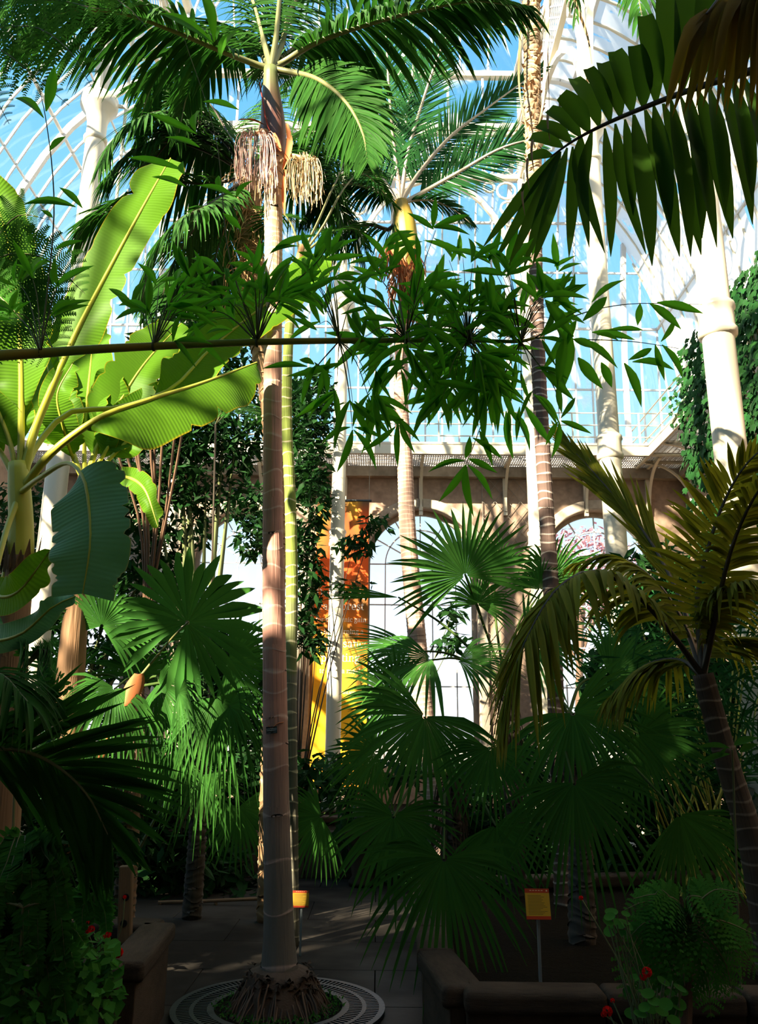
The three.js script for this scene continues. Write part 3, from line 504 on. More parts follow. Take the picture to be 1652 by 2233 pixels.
// ------------------------------------------------------------------ tall palm with pinkish flower strands
const treeBase = G(607, 2205);
{
  const zt = -treeBase.z, t = thing('tall_palm', treeBase, 'tall ringed palm trunk with maroon crownshaft and hanging pale flower strands, in the round grate', 'palm');
  const px = (x, y, dz = 0) => P(x, y, zt + dz);
  const pts = [treeBase.clone().setY(.16), px(607, 1990), px(602, 1750), px(599, 1500), px(595, 1200), px(594, 900), px(596, 600), px(596, 420), px(597, 330)];
  ringTrunk(t, pts, { r0: .19, r1: .08, gap: .16, ridge: .03, wobble: .02, seed: 21, prof: (q) => { const k = [[0, .125], [.02, .108], [.05, .092], [.12, .085], [.3, .079], [.45, .072], [.55, .066], [.8, .065], [1, .074]]; let j = 0; while (j < k.length - 2 && k[j + 1][0] < q) j++; return lerp(k[j][1], k[j + 1][1], clamp((q - k[j][0]) / (k[j + 1][0] - k[j][0]))); }, gapAt: (q) => q < .18 ? .3 : q > .8 ? .05 : .14, colAt: (q) => { const a = [.20, .17, .135], b = [.40, .21, .16], c = [.46, .29, .17]; return q < .3 ? a.map((x, i) => lerp(x, b[i], sm(.08, .3, q))) : b.map((x, i) => lerp(x, c[i], sm(.55, .9, q))); }, pale: [.56, .40, .33] });
  // swollen crownshaft
  const cp = [px(599, 345), px(597, 300), px(594, 250), px(591, 200), px(590, 150)];
  part('crownshaft', new Geo().tube(curve(cp).getPoints(14), (q) => lerp(lerp(.080, .097, sm(0, .25, q)), .056, sm(.35, 1, q)), 18, { col: (q) => [lerp(.20, .13, sm(.5, 1, q)), lerp(.085, .16, sm(.4, 1, q)), lerp(.075, .05, q)] }), std(rgb(1, 1, 1), { vertexColors: true, roughness: .5 }), t, { label: 'smooth maroon and green crownshaft' });
  part('sheath_edge', new Geo().tube(curve([px(566, 180, -.1), px(572, 215, -.11), px(580, 262, -.12), px(588, 285, -.11)]).getPoints(10), .006, 6), std(rgb(.45, .05, .03)), t);
  // torn orange sheaths below the crownshaft
  const sh = (pl, w, m = M.fruit) => { const g = new Geo(), c = curve(pl).getPoints(10); g.strip(c, camR, camB, c.map((_, k) => w * Math.sin(Math.PI * (.12 + .8 * k / 10))), .5); part('torn_sheath', g, m, t); };
  sh([px(625, 270, -.12), px(632, 310, -.12), px(626, 345, -.13), px(617, 370, -.13)], .05); sh([px(622, 370, -.1), px(619, 420, -.1), px(620, 470, -.1)], .035); sh([px(597, 290, -.13), px(604, 315, -.14), px(612, 330, -.14)], .05); sh([px(523, 262, -.1), px(545, 262, -.12), px(575, 272, -.12)], .05);
  // flower strands
  const strands = (cx, cy, w, h, n, seed, m) => {
    const R = rng(seed), st = part('flower_stalk', new Geo().tube(curve([px(600, cy + 20, 0), px(lerp(600, cx, .5), cy - 6, -.12), px(cx, cy, -.16)]).getPoints(8), .014, 6), M.dryPale, t), g = new Geo();
    for (let k = 0; k < n; k++) { const x = cx + rr(-w, w, R), dz = -.12 + rr(-.16, .16, R), l = h * rr(.55, 1, R) * (1 - .3 * Math.abs(x - cx) / w), y0 = cy + 10 + rr(-5, 18, R) + Math.abs(x - cx) * .25; g.tint = tintOf(R, .25); g.tube(curve([px(lerp(cx, x, .35), cy + 6, -.14), px(lerp(cx, x, .8), y0 - 22, dz), px(x, y0 + 10, dz), px(x + rr(-4, 4, R), y0 + l * .5, dz), px(x + rr(-7, 7, R), y0 + l, dz)]).getPoints(9), .0028, 4, { caps: false }); }
    part('flower_strands', g, m, st, { stuff: true });
  };
  strands(556, 290, 46, 125, 84, 31, std(rgb(.55, .34, .28), { vertexColors: true })); strands(663, 345, 40, 105, 66, 32, std(rgb(.60, .44, .24), { vertexColors: true }));
  // fronds
  const H = px(591, 150);
  const F = (l, o) => frond(t, [H, ...PP(l.map((p) => [p[0], p[1], p[2] - .6]), zt)], { len: .62, w: .042, n: 74, droop: .55, vee: -.1, rad: .028, start: .16, mat: M.palm, ...o });
  F([[565, 143, 6.1], [480, 110, 5.9], [380, 68, 5.7], [260, 28, 5.5], [120, 30, 5.3], [40, 90, 5.2]], { seed: 41, n: 84 });
  F([[612, 140, 6.2], [690, 92, 6.0], [826, 46, 5.8], [930, 20, 5.6], [1040, 2, 5.5], [1150, 20, 5.4]], { seed: 42, n: 80 });
  F([[625, 156, 6.1], [690, 172, 5.9], [755, 225, 5.7], [790, 290, 5.6], [800, 350, 5.5]], { seed: 43, n: 84, len: .5, droop: .35, a0: 60, up: camB, vee: .1 });
  F([[575, 90, 6.3], [550, 0, 6.5], [500, -120, 6.7], [380, -180, 6.6], [280, -120, 6.4]], { seed: 44, n: 60, len: .7 });
  F([[602, 80, 6.3], [612, -20, 6.5], [640, -150, 6.9], [720, -180, 7.2], [800, -100, 7.4]], { seed: 45, len: .7 });
  F([[615, 95, 6.4], [640, 10, 6.8], [720, -50, 7.4], [830, -10, 7.8], [900, 90, 8]], { seed: 46 });
  F([[570, 120, 6.6], [500, 60, 7.2], [400, 90, 7.8], [330, 190, 8.1], [300, 280, 8.2]], { seed: 47, n: 66, len: .7 });
  F([[610, 130, 6.6], [680, 90, 7.2], [760, 110, 7.6], [820, 200, 7.9]], { seed: 48 });
  F([[580, 110, 6.5], [530, 70, 7.0], [460, 110, 7.5], [410, 200, 7.8], [390, 290, 7.9]], { seed: 49, len: .6 });
  // dry root mound
  const mound = new Geo(), mR = rng(51), bx = treeBase.x, bz = treeBase.z;
  mound.tube([[0], [.03], [.08], [.13], [.18], [.215], [.235]].map(([y]) => V(bx, y, bz)), (t2, a, k) => [.285, .265, .245, .225, .20, .185, .12][k] * (1 + .09 * (vnoise(a * 5, k * .7, 99) - .5) * 2), 40);
  const mm = part('root_mound', mound, M.root, t, { label: 'matted brown root mound' });
  const rts = new Geo(); for (let k = 0; k < 90; k++) { const a = k / 90 * Math.PI * 2 + rr(-.04, .04, mR), tw = rr(-.12, .12, mR), h1 = rr(.06, .2, mR), q = [0, .25, .5, .75, 1].map((s) => { const y = lerp(h1, -.01, s), r = lerp(.19 + (.2 - h1) * .35 + .012, .315, Math.pow(s, .9)) + rr(-.01, .012, mR); return V(bx + Math.cos(a + tw * s) * r, Math.max(.0, y), bz + Math.sin(a + tw * s) * r); }); rts.tint = tintOf(mR, .3); rts.tube(curve(q).getPoints(7), rr(.004, .008, mR), 5); }
  part('roots', rts, std(rgb(.17, .105, .07), { vertexColors: true, roughness: .9 }), mm, { stuff: true });
  const rag = new Geo(); for (let k = 0; k < 260; k++) { const a = mR() * Math.PI * 2, y = rr(.12, .24, mR), r = lerp(.225, .18, (y - .12) / .12), p = V(bx + Math.cos(a) * r, y, bz + Math.sin(a) * r), d = V(Math.cos(a) * .5, rr(-1.2, .6, mR), Math.sin(a) * .5).normalize(); rag.tint = tintOf(mR, .4); rag.strip([p, add(p, d, .012), add(p, d, rr(.018, .038, mR))], V(-Math.sin(a), 0, Math.cos(a)), V(Math.cos(a), 0, Math.sin(a)), [.03, .024, .002], .2); }
  part('bark_rags', rag, M.root, mm, { stuff: true });
}
{ // iron grate round the palm
  const c = treeBase.clone(), t = thing('tree_grate', c, 'round slotted iron tree grate set in the paving round the tall palm', 'grate');
  const disc = new THREE.CylinderGeometry(.62, .62, .01, 48); disc.translate(c.x, .004, c.z); part('pit_soil', disc, M.soil, t);
  const ring = (r, w) => { const g = new Geo(), pts = []; for (let k = 0; k <= 64; k++) { const a = k / 64 * Math.PI * 2; pts.push(V(c.x + Math.cos(a) * r, .018, c.z + Math.sin(a) * r)); } g.barPath(pts, w, .02); part('ring', g, M.grate, t); };
  ring(.40, .04); ring(.51, .025); ring(.615, .035);
  const sl = new THREE.BoxGeometry(1, .016, .013); for (const [r0, r1, n] of [[.415, .50, 96], [.52, .60, 120]]) for (let k = 0; k < n; k++) { const a = k / n * Math.PI * 2, r = (r0 + r1) / 2; piece('slat', sl, M.grate, t, new THREE.Matrix4().makeTranslation(c.x + Math.cos(a) * r, .018, c.z + Math.sin(a) * r).multiply(new THREE.Matrix4().makeRotationY(-a)).multiply(new THREE.Matrix4().makeScale(r1 - r0, 1, 1))); }
  const moss = thing('moss_patch', c, 'green moss and litter on the soil inside the round grate', 'moss'); moss.userData.kind = 'stuff'; moss.position.y = .01;
  foliage(moss, 700, (R) => { const a = R() * 6.3, r = .28 + R() * .11; return V(c.x + Math.cos(a) * r, .015 + R() * .02, c.z + Math.sin(a) * r); }, .022, M.fern, { rise: 1, name: 'moss' });
}
function textPlate(name, lines, w, h, paint) { const cv = document.createElement('canvas'); cv.width = w; cv.height = h; paint(cv.getContext('2d'), w, h); const t = new THREE.CanvasTexture(cv); t.colorSpace = THREE.SRGBColorSpace; return t; }
{ // plant label on the trunk
  const p = P(592, 1592, -treeBase.z - .092), t = thing('plant_label', p, 'small black plant name plate tied to the tall palm trunk', 'label');
  const s = mpp(p), tx = textPlate('', 0, 256, 160, (x, w, h) => { x.fillStyle = '#0d1c22'; x.fillRect(0, 0, w, h); x.fillStyle = '#cfe0e6'; x.textAlign = 'center'; x.font = 'bold 30px sans-serif'; x.fillText('Archontophoenix', w / 2, 58); x.fillText('cunninghamiana', w / 2, 96); x.font = '20px sans-serif'; x.textAlign = 'left'; x.fillText('Arecaceae', 8, 148); x.textAlign = 'right'; x.fillText('Australia', w - 8, 140); });
  const g = new RoundedBoxGeometry(24 * s, 15 * s, .004, 2, .001), m4 = frameM(p, camR.clone().applyAxisAngle(camB, .1), V(0, 1, 0).applyAxisAngle(camB, .1), V(0, 0, 1)); g.applyMatrix4(m4); part('plate', g, M.black, t);
  const f = new THREE.PlaneGeometry(23 * s, 14.2 * s); f.translate(0, 0, .0032); f.applyMatrix4(m4); part('printed_face', f, std(0xffffff, { map: tx, roughness: .5 }), t);
  part('tie', new Geo().tube(curve([P(585, 1583, -treeBase.z - .09), P(592, 1588, -treeBase.z - .092), P(605, 1578, -treeBase.z - .088), P(618, 1575, -treeBase.z - .06)]).getPoints(8), .004, 5), std(rgb(.35, .12, .04)), t);
}
// ------------------------------------------------------------------ slender green ringed palm just behind
{
  const b = G(634, 2062), z = -b.z, t = thing('slender_green_palm', b, 'slender green palm stem with pale rings standing just behind the tall palm', 'palm');
  ringTrunk(t, [b, P(634, 1800, z), P(632, 1500, z), P(636, 1300, z), P(633, 1100, z), P(626, 950, z), P(625, 850, z), P(632, 700, z), P(648, 575, z)], { r0: .062, r1: .042, gap: .11, ridge: .05, wobble: .012, seed: 61, colAt: (q) => q < .35 ? [.15, .14, .10] : q < .45 ? [.15, .17, .06] : [.17, .22, .035], pale: [.62, .55, .36] });
  part('dry_sheath', new Geo().tube(curve([P(640, 640, z), P(650, 580, z), P(658, 535, z)]).getPoints(6), (q) => lerp(.055, .03, q), 10), M.dry, t);
  const c = P(655, 560, z); for (const [l, s] of [[[[690, 490], [730, 400], [780, 330, 7.5], [840, 340, 7.5]], 1], [[[700, 500], [750, 410], [810, 390, 8], [860, 450, 8.2]], 2], [[[640, 500], [600, 470, 7.6], [560, 520, 7.8]], 3], [[[690, 530], [740, 500, 8], [780, 500, 8.2], [800, 540, 8.3]], 4]]) frond(t, [c, ...PP(l, z)], { n: 34, len: .38, w: .022, start: .45, seed: 60 + s, mat: M.palm, rad: .014 });
}
// ------------------------------------------------------------------ palm with yellow crownshaft and fruit
{
  const b = G(985, 2000).setY(0); b.copy(P(985, 1830, 9)).setY(0); const z = 9, t = thing('yellow_shaft_palm', b, 'slim pale ringed palm with yellow crownshaft, orange fruit clusters and upright fronds', 'palm');
  ringTrunk(t, [b, P(960, 1790, z), P(945, 1690, z), P(925, 1560, z), P(905, 1350, z), P(888, 1150, z), P(882, 1000, z), P(874, 880, z), P(876, 740, z), P(885, 640, z)], { r0: .115, r1: .075, gap: .05, ridge: .04, seed: 71, base: [.36, .23, .18], pale: [.56, .42, .34], wobble: .01 });
  part('crownshaft', new Geo().tube(curve([P(887, 640, z), P(886, 580, z), P(884, 520, z), P(878, 470, z), P(874, 440, z)]).getPoints(14), (q) => lerp(lerp(.08, .15, sm(0, .35, q)), .085, sm(.6, 1, q)), 16, { col: (q) => [lerp(.22, .40, q), lerp(.25, .24, q), .03] }), std(rgb(1, 1, 1), { vertexColors: true, roughness: .5 }), t, { label: 'swollen yellow crownshaft' });
  const H = P(873, 445, z), FR = (l, o) => frond(t, [H, ...PP(l, z)], { n: 115, len: .55, w: .024, droop: .08, vee: .15, a0: 55, a1: 22, rad: .034, rmat: M.rachisPale, mat: M.palmBlue, start: .12, up: camB, rnd: .08, ...o });
  FR([[860, 330], [848, 200], [842, 90], [835, 0]], { seed: 72 }); FR([[890, 330], [925, 210], [960, 110], [1000, 20]], { seed: 73 }); FR([[905, 390], [980, 300], [1070, 230], [1180, 150]], { seed: 74 }); FR([[920, 420], [1000, 375], [1100, 320], [1230, 290]], { seed: 75 });
  FR([[905, 437], [945, 438], [990, 458], [1030, 490]], { seed: 76, len: .34, n: 50, rad: .02, droop: .3, up: UP }); FR([[840, 400], [790, 330], [760, 250], [750, 170]], { seed: 77 });
  FR([[830, 420], [760, 400], [700, 430], [660, 480]], { seed: 78, up: UP, droop: .5, vee: -.2 }); FR([[850, 500], [810, 490], [770, 497], [735, 530], [715, 580]], { seed: 79, len: .42, up: UP, droop: .7, vee: -.2, rmat: M.rachisDark, n: 44 });
  FR([[880, 300, 9.6], [900, 150, 10.2], [900, 20, 10.8]], { seed: 80 });
  const R = rng(81), fs = [[905, 575, 22, 80], [868, 585, 26, 70], [898, 640, 12, 60], [845, 560, 20, 40]];
  for (const [cx, cy, w, h] of fs) { const st = part('fruit_stalk', new Geo().tube(curve([P(885, 545, z), P(lerp(885, cx, .6), cy - 30, z - .15), P(cx, cy, z - .2)]).getPoints(6), .012, 6), M.dry, t), g = new Geo(); for (let k = 0; k < 60; k++) { const x = cx + rr(-w, w, R), y = cy + rr(-15, h, R), q = P(x, y, z - .2 + rr(-.12, .12, R)); g.tint = tintOf(R, .4); g.tube([P(lerp(cx, x, .4), y - 22, z - .2), q, add(q, V(rr(-.03, .03, R), -.09, 0))], .008, 4); } part('fruit', g, M.fruit, st, { stuff: true }); }
}
// ------------------------------------------------------------------ thin ringed palm on the far side
{
  const z = 6.9, b = P(1215, 1700, z).setY(0), t = thing('thin_ringed_palm', b, 'thin dark palm trunk with white rings, rough sunlit leaf bases towards its top', 'palm');
  ringTrunk(t, [b, P(1204, 1350, z), P(1196, 1200, z), P(1184, 1000, z), P(1174, 800, z), P(1168, 600, z), P(1165, 420, z)], { r0: .07, r1: .062, gap: .075, ridge: .07, seed: 91, base: [.12, .075, .06], pale: [.58, .50, .43], wobble: .012 });
  ringTrunk(t, [P(1165, 424, z), P(1162, 300, z), P(1160, 150, z), P(1158, 0, z), P(1156, -180, z)], { name: 'upper_trunk', r0: .066, r1: .085, gap: .035, ridge: .16, seed: 92, base: [.34, .22, .12], pale: [.62, .47, .30], wobble: .03 });
  const rag = new Geo(), R = rng(93); for (let k = 0; k < 130; k++) { const y = rr(-60, 400, R), a = R() * 6.28, c = P(1160 + y * .01, y, z), p = add(c, V(Math.cos(a) * .07, 0, Math.sin(a) * .07)), d = V(Math.cos(a) * .7, rr(.2, 1, R), Math.sin(a) * .7).normalize(); rag.tint = tintOf(R, .3); rag.strip([p, add(p, d, .03), add(p, d, .06)], V(-Math.sin(a), 0, Math.cos(a)), d.clone().cross(V(-Math.sin(a), 0, Math.cos(a))), [.04, .03, .004], .3); } part('leaf_bases', rag, M.dryPale, t, { stuff: true });
  const hang = (l, w, m) => { const c = curve(PP(l, z)).getPoints(12), g = new Geo(); g.strip(c, add(camR.clone().multiplyScalar(.8), camB, .6), camB, c.map((_, k) => w * (1 - .7 * k / 12)), .3); part('dead_sheath', g, m, t); };
  hang([[1190, -40, 6.75], [1192, 60, 6.75], [1187, 150, 6.7], [1182, 230, 6.7], [1174, 270, 6.75]], .05, M.dryPale); hang([[1145, -20, 6.8], [1136, 60, 6.75], [1130, 150, 6.75], [1136, 230, 6.7], [1152, 300, 6.75]], .035, M.dry); hang([[1240, -30, 6.7], [1258, 20, 6.7], [1280, 80, 6.7], [1290, 140, 6.7]], .04, M.dry); hang([[1193, 80, 6.75], [1196, 200, 6.75], [1197, 235, 6.75]], .012, M.dry);
  const H = P(1156, -190, z), FR = (l, o) => frond(t, [H, ...PP(l, z)], { n: 44, len: .6, w: .034, droop: .6, vee: -.15, mat: M.palm, rad: .025, ...o });
  FR([[1200, -230, 6.6], [1290, -190, 6.2], [1370, -90, 5.9], [1400, 40, 5.7]], { seed: 94 }); FR([[1110, -240], [1030, -220, 6.8], [980, -140, 6.6], [960, -40, 6.5]], { seed: 95 }); FR([[1190, -160], [1230, -90, 6.6], [1250, 0, 6.5], [1255, 40, 6.5]], { seed: 96, n: 20, len: .35 }); FR([[1150, -260, 7.5], [1140, -240, 8.3], [1130, -120, 9]], { seed: 97 });
}
// ------------------------------------------------------------------ fibrous palm behind the tall palm, dark fronds spreading
{
  const z = 7.9, b = P(600, 1500, z).setY(0), t = thing('fibrous_palm', b, 'palm with fibrous sunlit trunk and dark spreading fronds behind the tall palm', 'palm');
  ringTrunk(t, [b, P(600, 1200, z), P(594, 900, z), P(565, 720, z), P(547, 560, z), P(543, 400, z)], { r0: .08, r1: .13, gap: .09, ridge: .1, seed: 101, base: [.30, .17, .08], pale: [.52, .34, .18], wobble: .05 });
  const R = rng(102), g = new Geo(); for (let k = 0; k < 170; k++) { const y = rr(380, 690, R), a = R() * 6.28, c = P(545 + (y - 400) * .02, y, z), p = add(c, V(Math.cos(a) * .12, 0, Math.abs(Math.sin(a)) * .14)), d = V(rr(-.8, .8, R), rr(-1, .5, R), rr(0, .6, R)).normalize(); g.tint = tintOf(R, .3); g.tube(curve([p, add(p, d, .1), add(add(p, d, .2), UP, -.08), add(add(p, d, .22), UP, -.25)]).getPoints(6), .004, 4, { caps: false }); } part('fibres', g, M.dry, t, { stuff: true });
  const H = P(543, 385, z), FR = (l, o) => frond(t, [H, ...PP(l, z)], { n: 88, len: .72, w: .034, droop: .5, vee: -.05, mat: M.palm, rmat: M.rachisDark, rad: .022, start: .15, ...o });
  FR([[480, 300], [400, 250], [320, 250, 7.4], [250, 300, 7.2], [220, 360, 7.1]], { seed: 103 }); FR([[470, 340], [380, 310], [290, 330, 7.6], [225, 400, 7.5]], { seed: 104 }); FR([[460, 400], [370, 400], [280, 440, 7.8], [190, 490, 7.8], [165, 530, 7.8]], { seed: 105 });
  FR([[490, 440], [430, 490], [380, 570], [350, 660, 7.6]], { seed: 106 }); FR([[500, 300], [440, 210, 8.2], [360, 170, 8.3], [290, 190, 8.4]], { seed: 107 }); FR([[600, 320, 8.4], [690, 290, 8.7], [780, 330, 8.9], [840, 420, 9]], { seed: 108 });
  FR([[620, 400, 8.6], [700, 420, 8.9], [760, 480, 9], [790, 560, 9]], { seed: 109 }); FR([[500, 470, 8.4], [470, 560, 8.6], [460, 660, 8.6]], { seed: 110 }); FR([[450, 450, 7.4], [390, 480, 7.2], [330, 560, 7.1], [310, 650, 7.1]], { seed: 111 });
  FR([[480, 330], [400, 290], [335, 350], [300, 440]], { seed: 113 }); FR([[480, 290], [410, 220], [340, 230], [300, 310]], { seed: 114 }); FR([[600, 340, 8.3], [660, 330, 8.5], [720, 390, 8.6], [740, 470, 8.6]], { seed: 115 });
  FR([[560, 300, 8.6], [600, 200, 9], [680, 160, 9.4], [780, 200, 9.6]], { seed: 112 });
}
// ------------------------------------------------------------------ near frond with broad cut leaflets
{
  const b = V(3.0, 0, -2.6), t = thing('broad_leaflet_palm', b, 'near palm whose broad leaflets hang dark from a rising stalk before the white glass', 'palm');
  ringTrunk(t, [b, V(2.95, 2, -2.6), V(2.9, 4.6, -2.65)], { r0: .09, r1: .07, gap: .12, seed: 121, base: [.14, .11, .07], pale: [.4, .34, .26] });
  const rl = PP([[1760, 110, 2.75], [1652, 150, 2.85], [1560, 178, 2.95], [1480, 205, 3.05], [1390, 240, 3.15], [1310, 275, 3.25], [1250, 307, 3.3], [1200, 342, 3.35]]), rc = curve([V(2.9, 4.5, -2.65), ...rl]);
  const fr = part('frond', new Geo().tube(rc.getPoints(40), (q) => lerp(.022, .004, q), 8), M.rachisDark, t);
  const zx = (x) => lerp(3.38, 2.8, (x - 1200) / 500), R = rng(122);
  const leaf = (bx, by, tx, ty, wp, cut, m = M.front, mid = null) => {
    const za = zx(bx), A = P(bx, by, za), B = P(tx, ty, za + rr(-.12, .05, R)), s = mpp(A), c = curve([A, mid ? P(mid[0], mid[1], za) : A.clone().lerp(B, .5).addScaledVector(camB, .03), B]).getPoints(7), d = add(B, A, -1).normalize(), N = add(camB, camR, rr(-.35, .35, R)).normalize(), S = d.clone().cross(N).normalize(), NN = S.clone().cross(d);
    const prof = cut ? [.12, .55, .85, 1, 1, .98, .9, .7] : [.15, .6, .9, 1, .98, .8, .5, .04], g = new Geo(); g.tint = tintOf(R, .15);
    g.strip(c, S, NN, prof.map((x) => x * wp * s), .16); const L = part('leaflet', g, m, fr); return L;
  };
  for (const a of [[1218, 330, 1052, 540, 26], [1220, 330, 1075, 575, 24], [1222, 330, 1105, 590, 26], [1222, 332, 1140, 590, 26], [1236, 322, 1160, 580, 28], [1248, 320, 1240, 562, 26, M.front], [1266, 296, 1318, 552, 32, M.front, [1262, 372]], [1290, 284, 1284, 540, 28, M.front, [1268, 400]], [1318, 280, 1331, 560, 30], [1341, 270, 1408, 555, 30, M.front, [1356, 390]], [1362, 260, 1380, 470, 26], [1381, 250, 1421, 580, 42], [1406, 240, 1481, 560, 40], [1425, 232, 1460, 500, 36], [1445, 226, 1528, 556, 42], [1462, 218, 1505, 560, 38], [1482, 208, 1562, 540, 40], [1500, 200, 1530, 520, 40], [1520, 195, 1597, 520, 42], [1545, 188, 1580, 470, 40], [1570, 182, 1640, 490, 42], [1596, 172, 1640, 440, 40], [1620, 165, 1690, 470, 44], [1646, 155, 1700, 420, 44]]) leaf(a[0], a[1], a[2], a[3], a[4], false, a[5] ?? M.front, a[6]);
  for (const [bx, by, tx, ty, w] of [[1206, 340, 1150, 345, 22], [1228, 322, 1156, 300, 30], [1246, 312, 1172, 272, 34], [1266, 300, 1195, 240, 40], [1285, 288, 1222, 207, 42], [1306, 278, 1250, 172, 44], [1330, 268, 1280, 150, 42], [1352, 258, 1312, 138, 44], [1378, 248, 1340, 112, 44], [1402, 238, 1382, 100, 48], [1430, 228, 1405, 35, 46], [1458, 216, 1448, -10, 50], [1486, 206, 1492, -30, 52], [1520, 195, 1540, -40, 54], [1560, 182, 1590, -40, 54], [1600, 172, 1640, -20, 54]]) leaf(bx, by, tx, ty, w, true);
  for (const [x, y] of [[1160, 305], [1195, 240], [1222, 207], [1282, 152], [1150, 345], [1140, 400]]) { const p = P(x, y, 3.34), g = new Geo(); g.strip(curve([p, P(x - 2, y + 30, 3.32), P(x + 4, y + 70, 3.32)]).getPoints(5), camR, camB, [.012, .014, .012, .009, .006, .002], .3); part('dry_tip', g, M.dryPale, fr); }
  // second frond hanging in the corner
  const r2 = PP([[1780, -120, 2.6], [1680, -90, 2.6], [1600, -40, 2.55], [1540, 30, 2.5]]), f2 = part('frond', new Geo().tube(curve([V(2.9, 4.55, -2.65), ...r2]).getPoints(24), (q) => lerp(.02, .004, q), 8), M.rachisDark, t);
  for (let k = 0; k < 26; k++) { const u = k / 25, A = P(lerp(1545, 1720, u) + rr(-8, 8, R), lerp(20, -90, u), 2.55), B = P(lerp(1448, 1700, u) + rr(-14, 14, R), lerp(235, 245, u) + rr(-40, 20, R), 2.5 + rr(-.15, .1, R)), s = mpp(A), c = curve([A, A.clone().lerp(B, .45).add(V(-.02, .04, .03)), B]).getPoints(7), d = add(B, A, -1).normalize(), S = d.clone().cross(camB).normalize(), g = new Geo(); g.tint = tintOf(R, .3); g.strip(c, S, add(camB, camR, rr(-.5, .5, R)).normalize(), [.2, .7, 1, 1, .9, .7, .45, .03].map((x) => x * rr(20, 28, R) * s), .2); part('leaflet', g, M.frontGold, f2); }
}
// ------------------------------------------------------------------ banana plants
{
  const z = 4.8, b = P(10, 1800, z).setY(0), t = thing('banana_plant', b, 'banana plant with yellow-green stalk and huge sunlit paddle leaves', 'banana plant');
  const pale = [1.25, 1.05, .8];
  part('stalk', new Geo().tube(curve([P(20, 1420, z), P(42, 1260, z), P(46, 1150, z), P(42, 1060, z), P(40, 1010, z)]).getPoints(12), (q) => lerp(.085, .06, q), 14), M.bananaRib, t);
  part('stalk_base', new Geo().tube(curve([b, P(10, 1600, z), P(24, 1380, z), P(44, 1215, z)]).getPoints(14), (q) => lerp(.13, .085, q), 14), M.bananaBrown, t, { label: 'brown dry sheath at the foot of the stalk' });
  const rg = new Geo(), R = rng(131); for (let k = 0; k < 16; k++) { const a = k / 16 * 6.28, c = P(44, 1220, z), p = add(c, V(Math.cos(a) * .085, rr(-.1, .05, R), Math.sin(a) * .085)); rg.strip([p, add(p, V(Math.cos(a) * .01, .07, Math.sin(a) * .01)), add(p, V(Math.cos(a) * .02, rr(.1, .18, R), Math.sin(a) * .02))], V(-Math.sin(a), 0, Math.cos(a)), V(Math.cos(a), 0, Math.sin(a)), [.05, .04, .004], .2); } part('dry_sheath', rg, M.bananaBrown, t);
  const H = [44, 1075, z], BL = (l, o) => bananaLeaf(t, PP([H, ...l], z), o);
  BL([[72, 950], [112, 850], [170, 720], [232, 600], [310, 455], [372, 345, 4.9]], { start: .3, w: .19, fold: .12, seed: 132, tears: 4, wave: .02, tipAt: .8, face: add(camB, camR, -.25), rad: .03, wl: 1.05, wr: .9 });
  BL([[46, 960], [46, 800], [36, 640], [5, 480], [-40, 370]], { start: .22, w: .21, fold: .3, seed: 133, tears: 4, wave: .03, rad: .026 });
  BL([[100, 1000, 4.7], [165, 945, 4.65], [230, 905, 4.65], [330, 870, 4.8], [440, 835, 5.0], [560, 790, 5.3]], { start: .3, w: .24, fold: -.55, seed: 134, tears: 5, wave: .035, rad: .028, face: add(UP, camB, .55).normalize(), hang: .35, mat: M.banana });
  BL([[75, 980, 5], [150, 900, 5.1], [250, 890, 5.2], [370, 850, 5.3], [455, 765, 5.4], [545, 690, 5.45], [640, 620, 5.5], [715, 560, 5.6]], { start: .42, w: .21, fold: .25, seed: 135, tears: 4, wave: .03, rad: .024, face: add(camB, UP, .4).normalize() });
  BL([[20, 960], [-10, 880], [-40, 760]], { start: .3, w: .2, fold: .3, seed: 136, face: add(camB, camR, .5).normalize() });
  BL([[15, 1010], [-30, 940, 4.9], [-90, 860, 5]], { start: .35, w: .18, seed: 137, fold: .3 });
  BL([[90, 1040, 4.4], [150, 1010, 4.1], [183, 1045, 3.95], [194, 1110, 3.9], [196, 1190, 3.85], [180, 1295, 3.85]], { start: .6, w: .2, fold: .06, seed: 138, tears: 9, wave: .012, rad: .02, blunt: true, mat: M.bananaSkySheen, sag: .1 });
  BL([[10, 1170, 4.6], [-10, 1290, 4.4], [40, 1290, 4.2], [110, 1200, 4.1]], { start: .5, w: .1, fold: .3, seed: 139, mat: M.banana, tears: 2 });
  BL([[0, 1300, 4.7], [-20, 1390, 4.5], [50, 1380, 4.3], [120, 1320, 4.2], [165, 1300, 4.2]], { start: .45, w: .085, fold: -.4, seed: 140, mat: M.bananaSkySheen, tears: 2 });
}
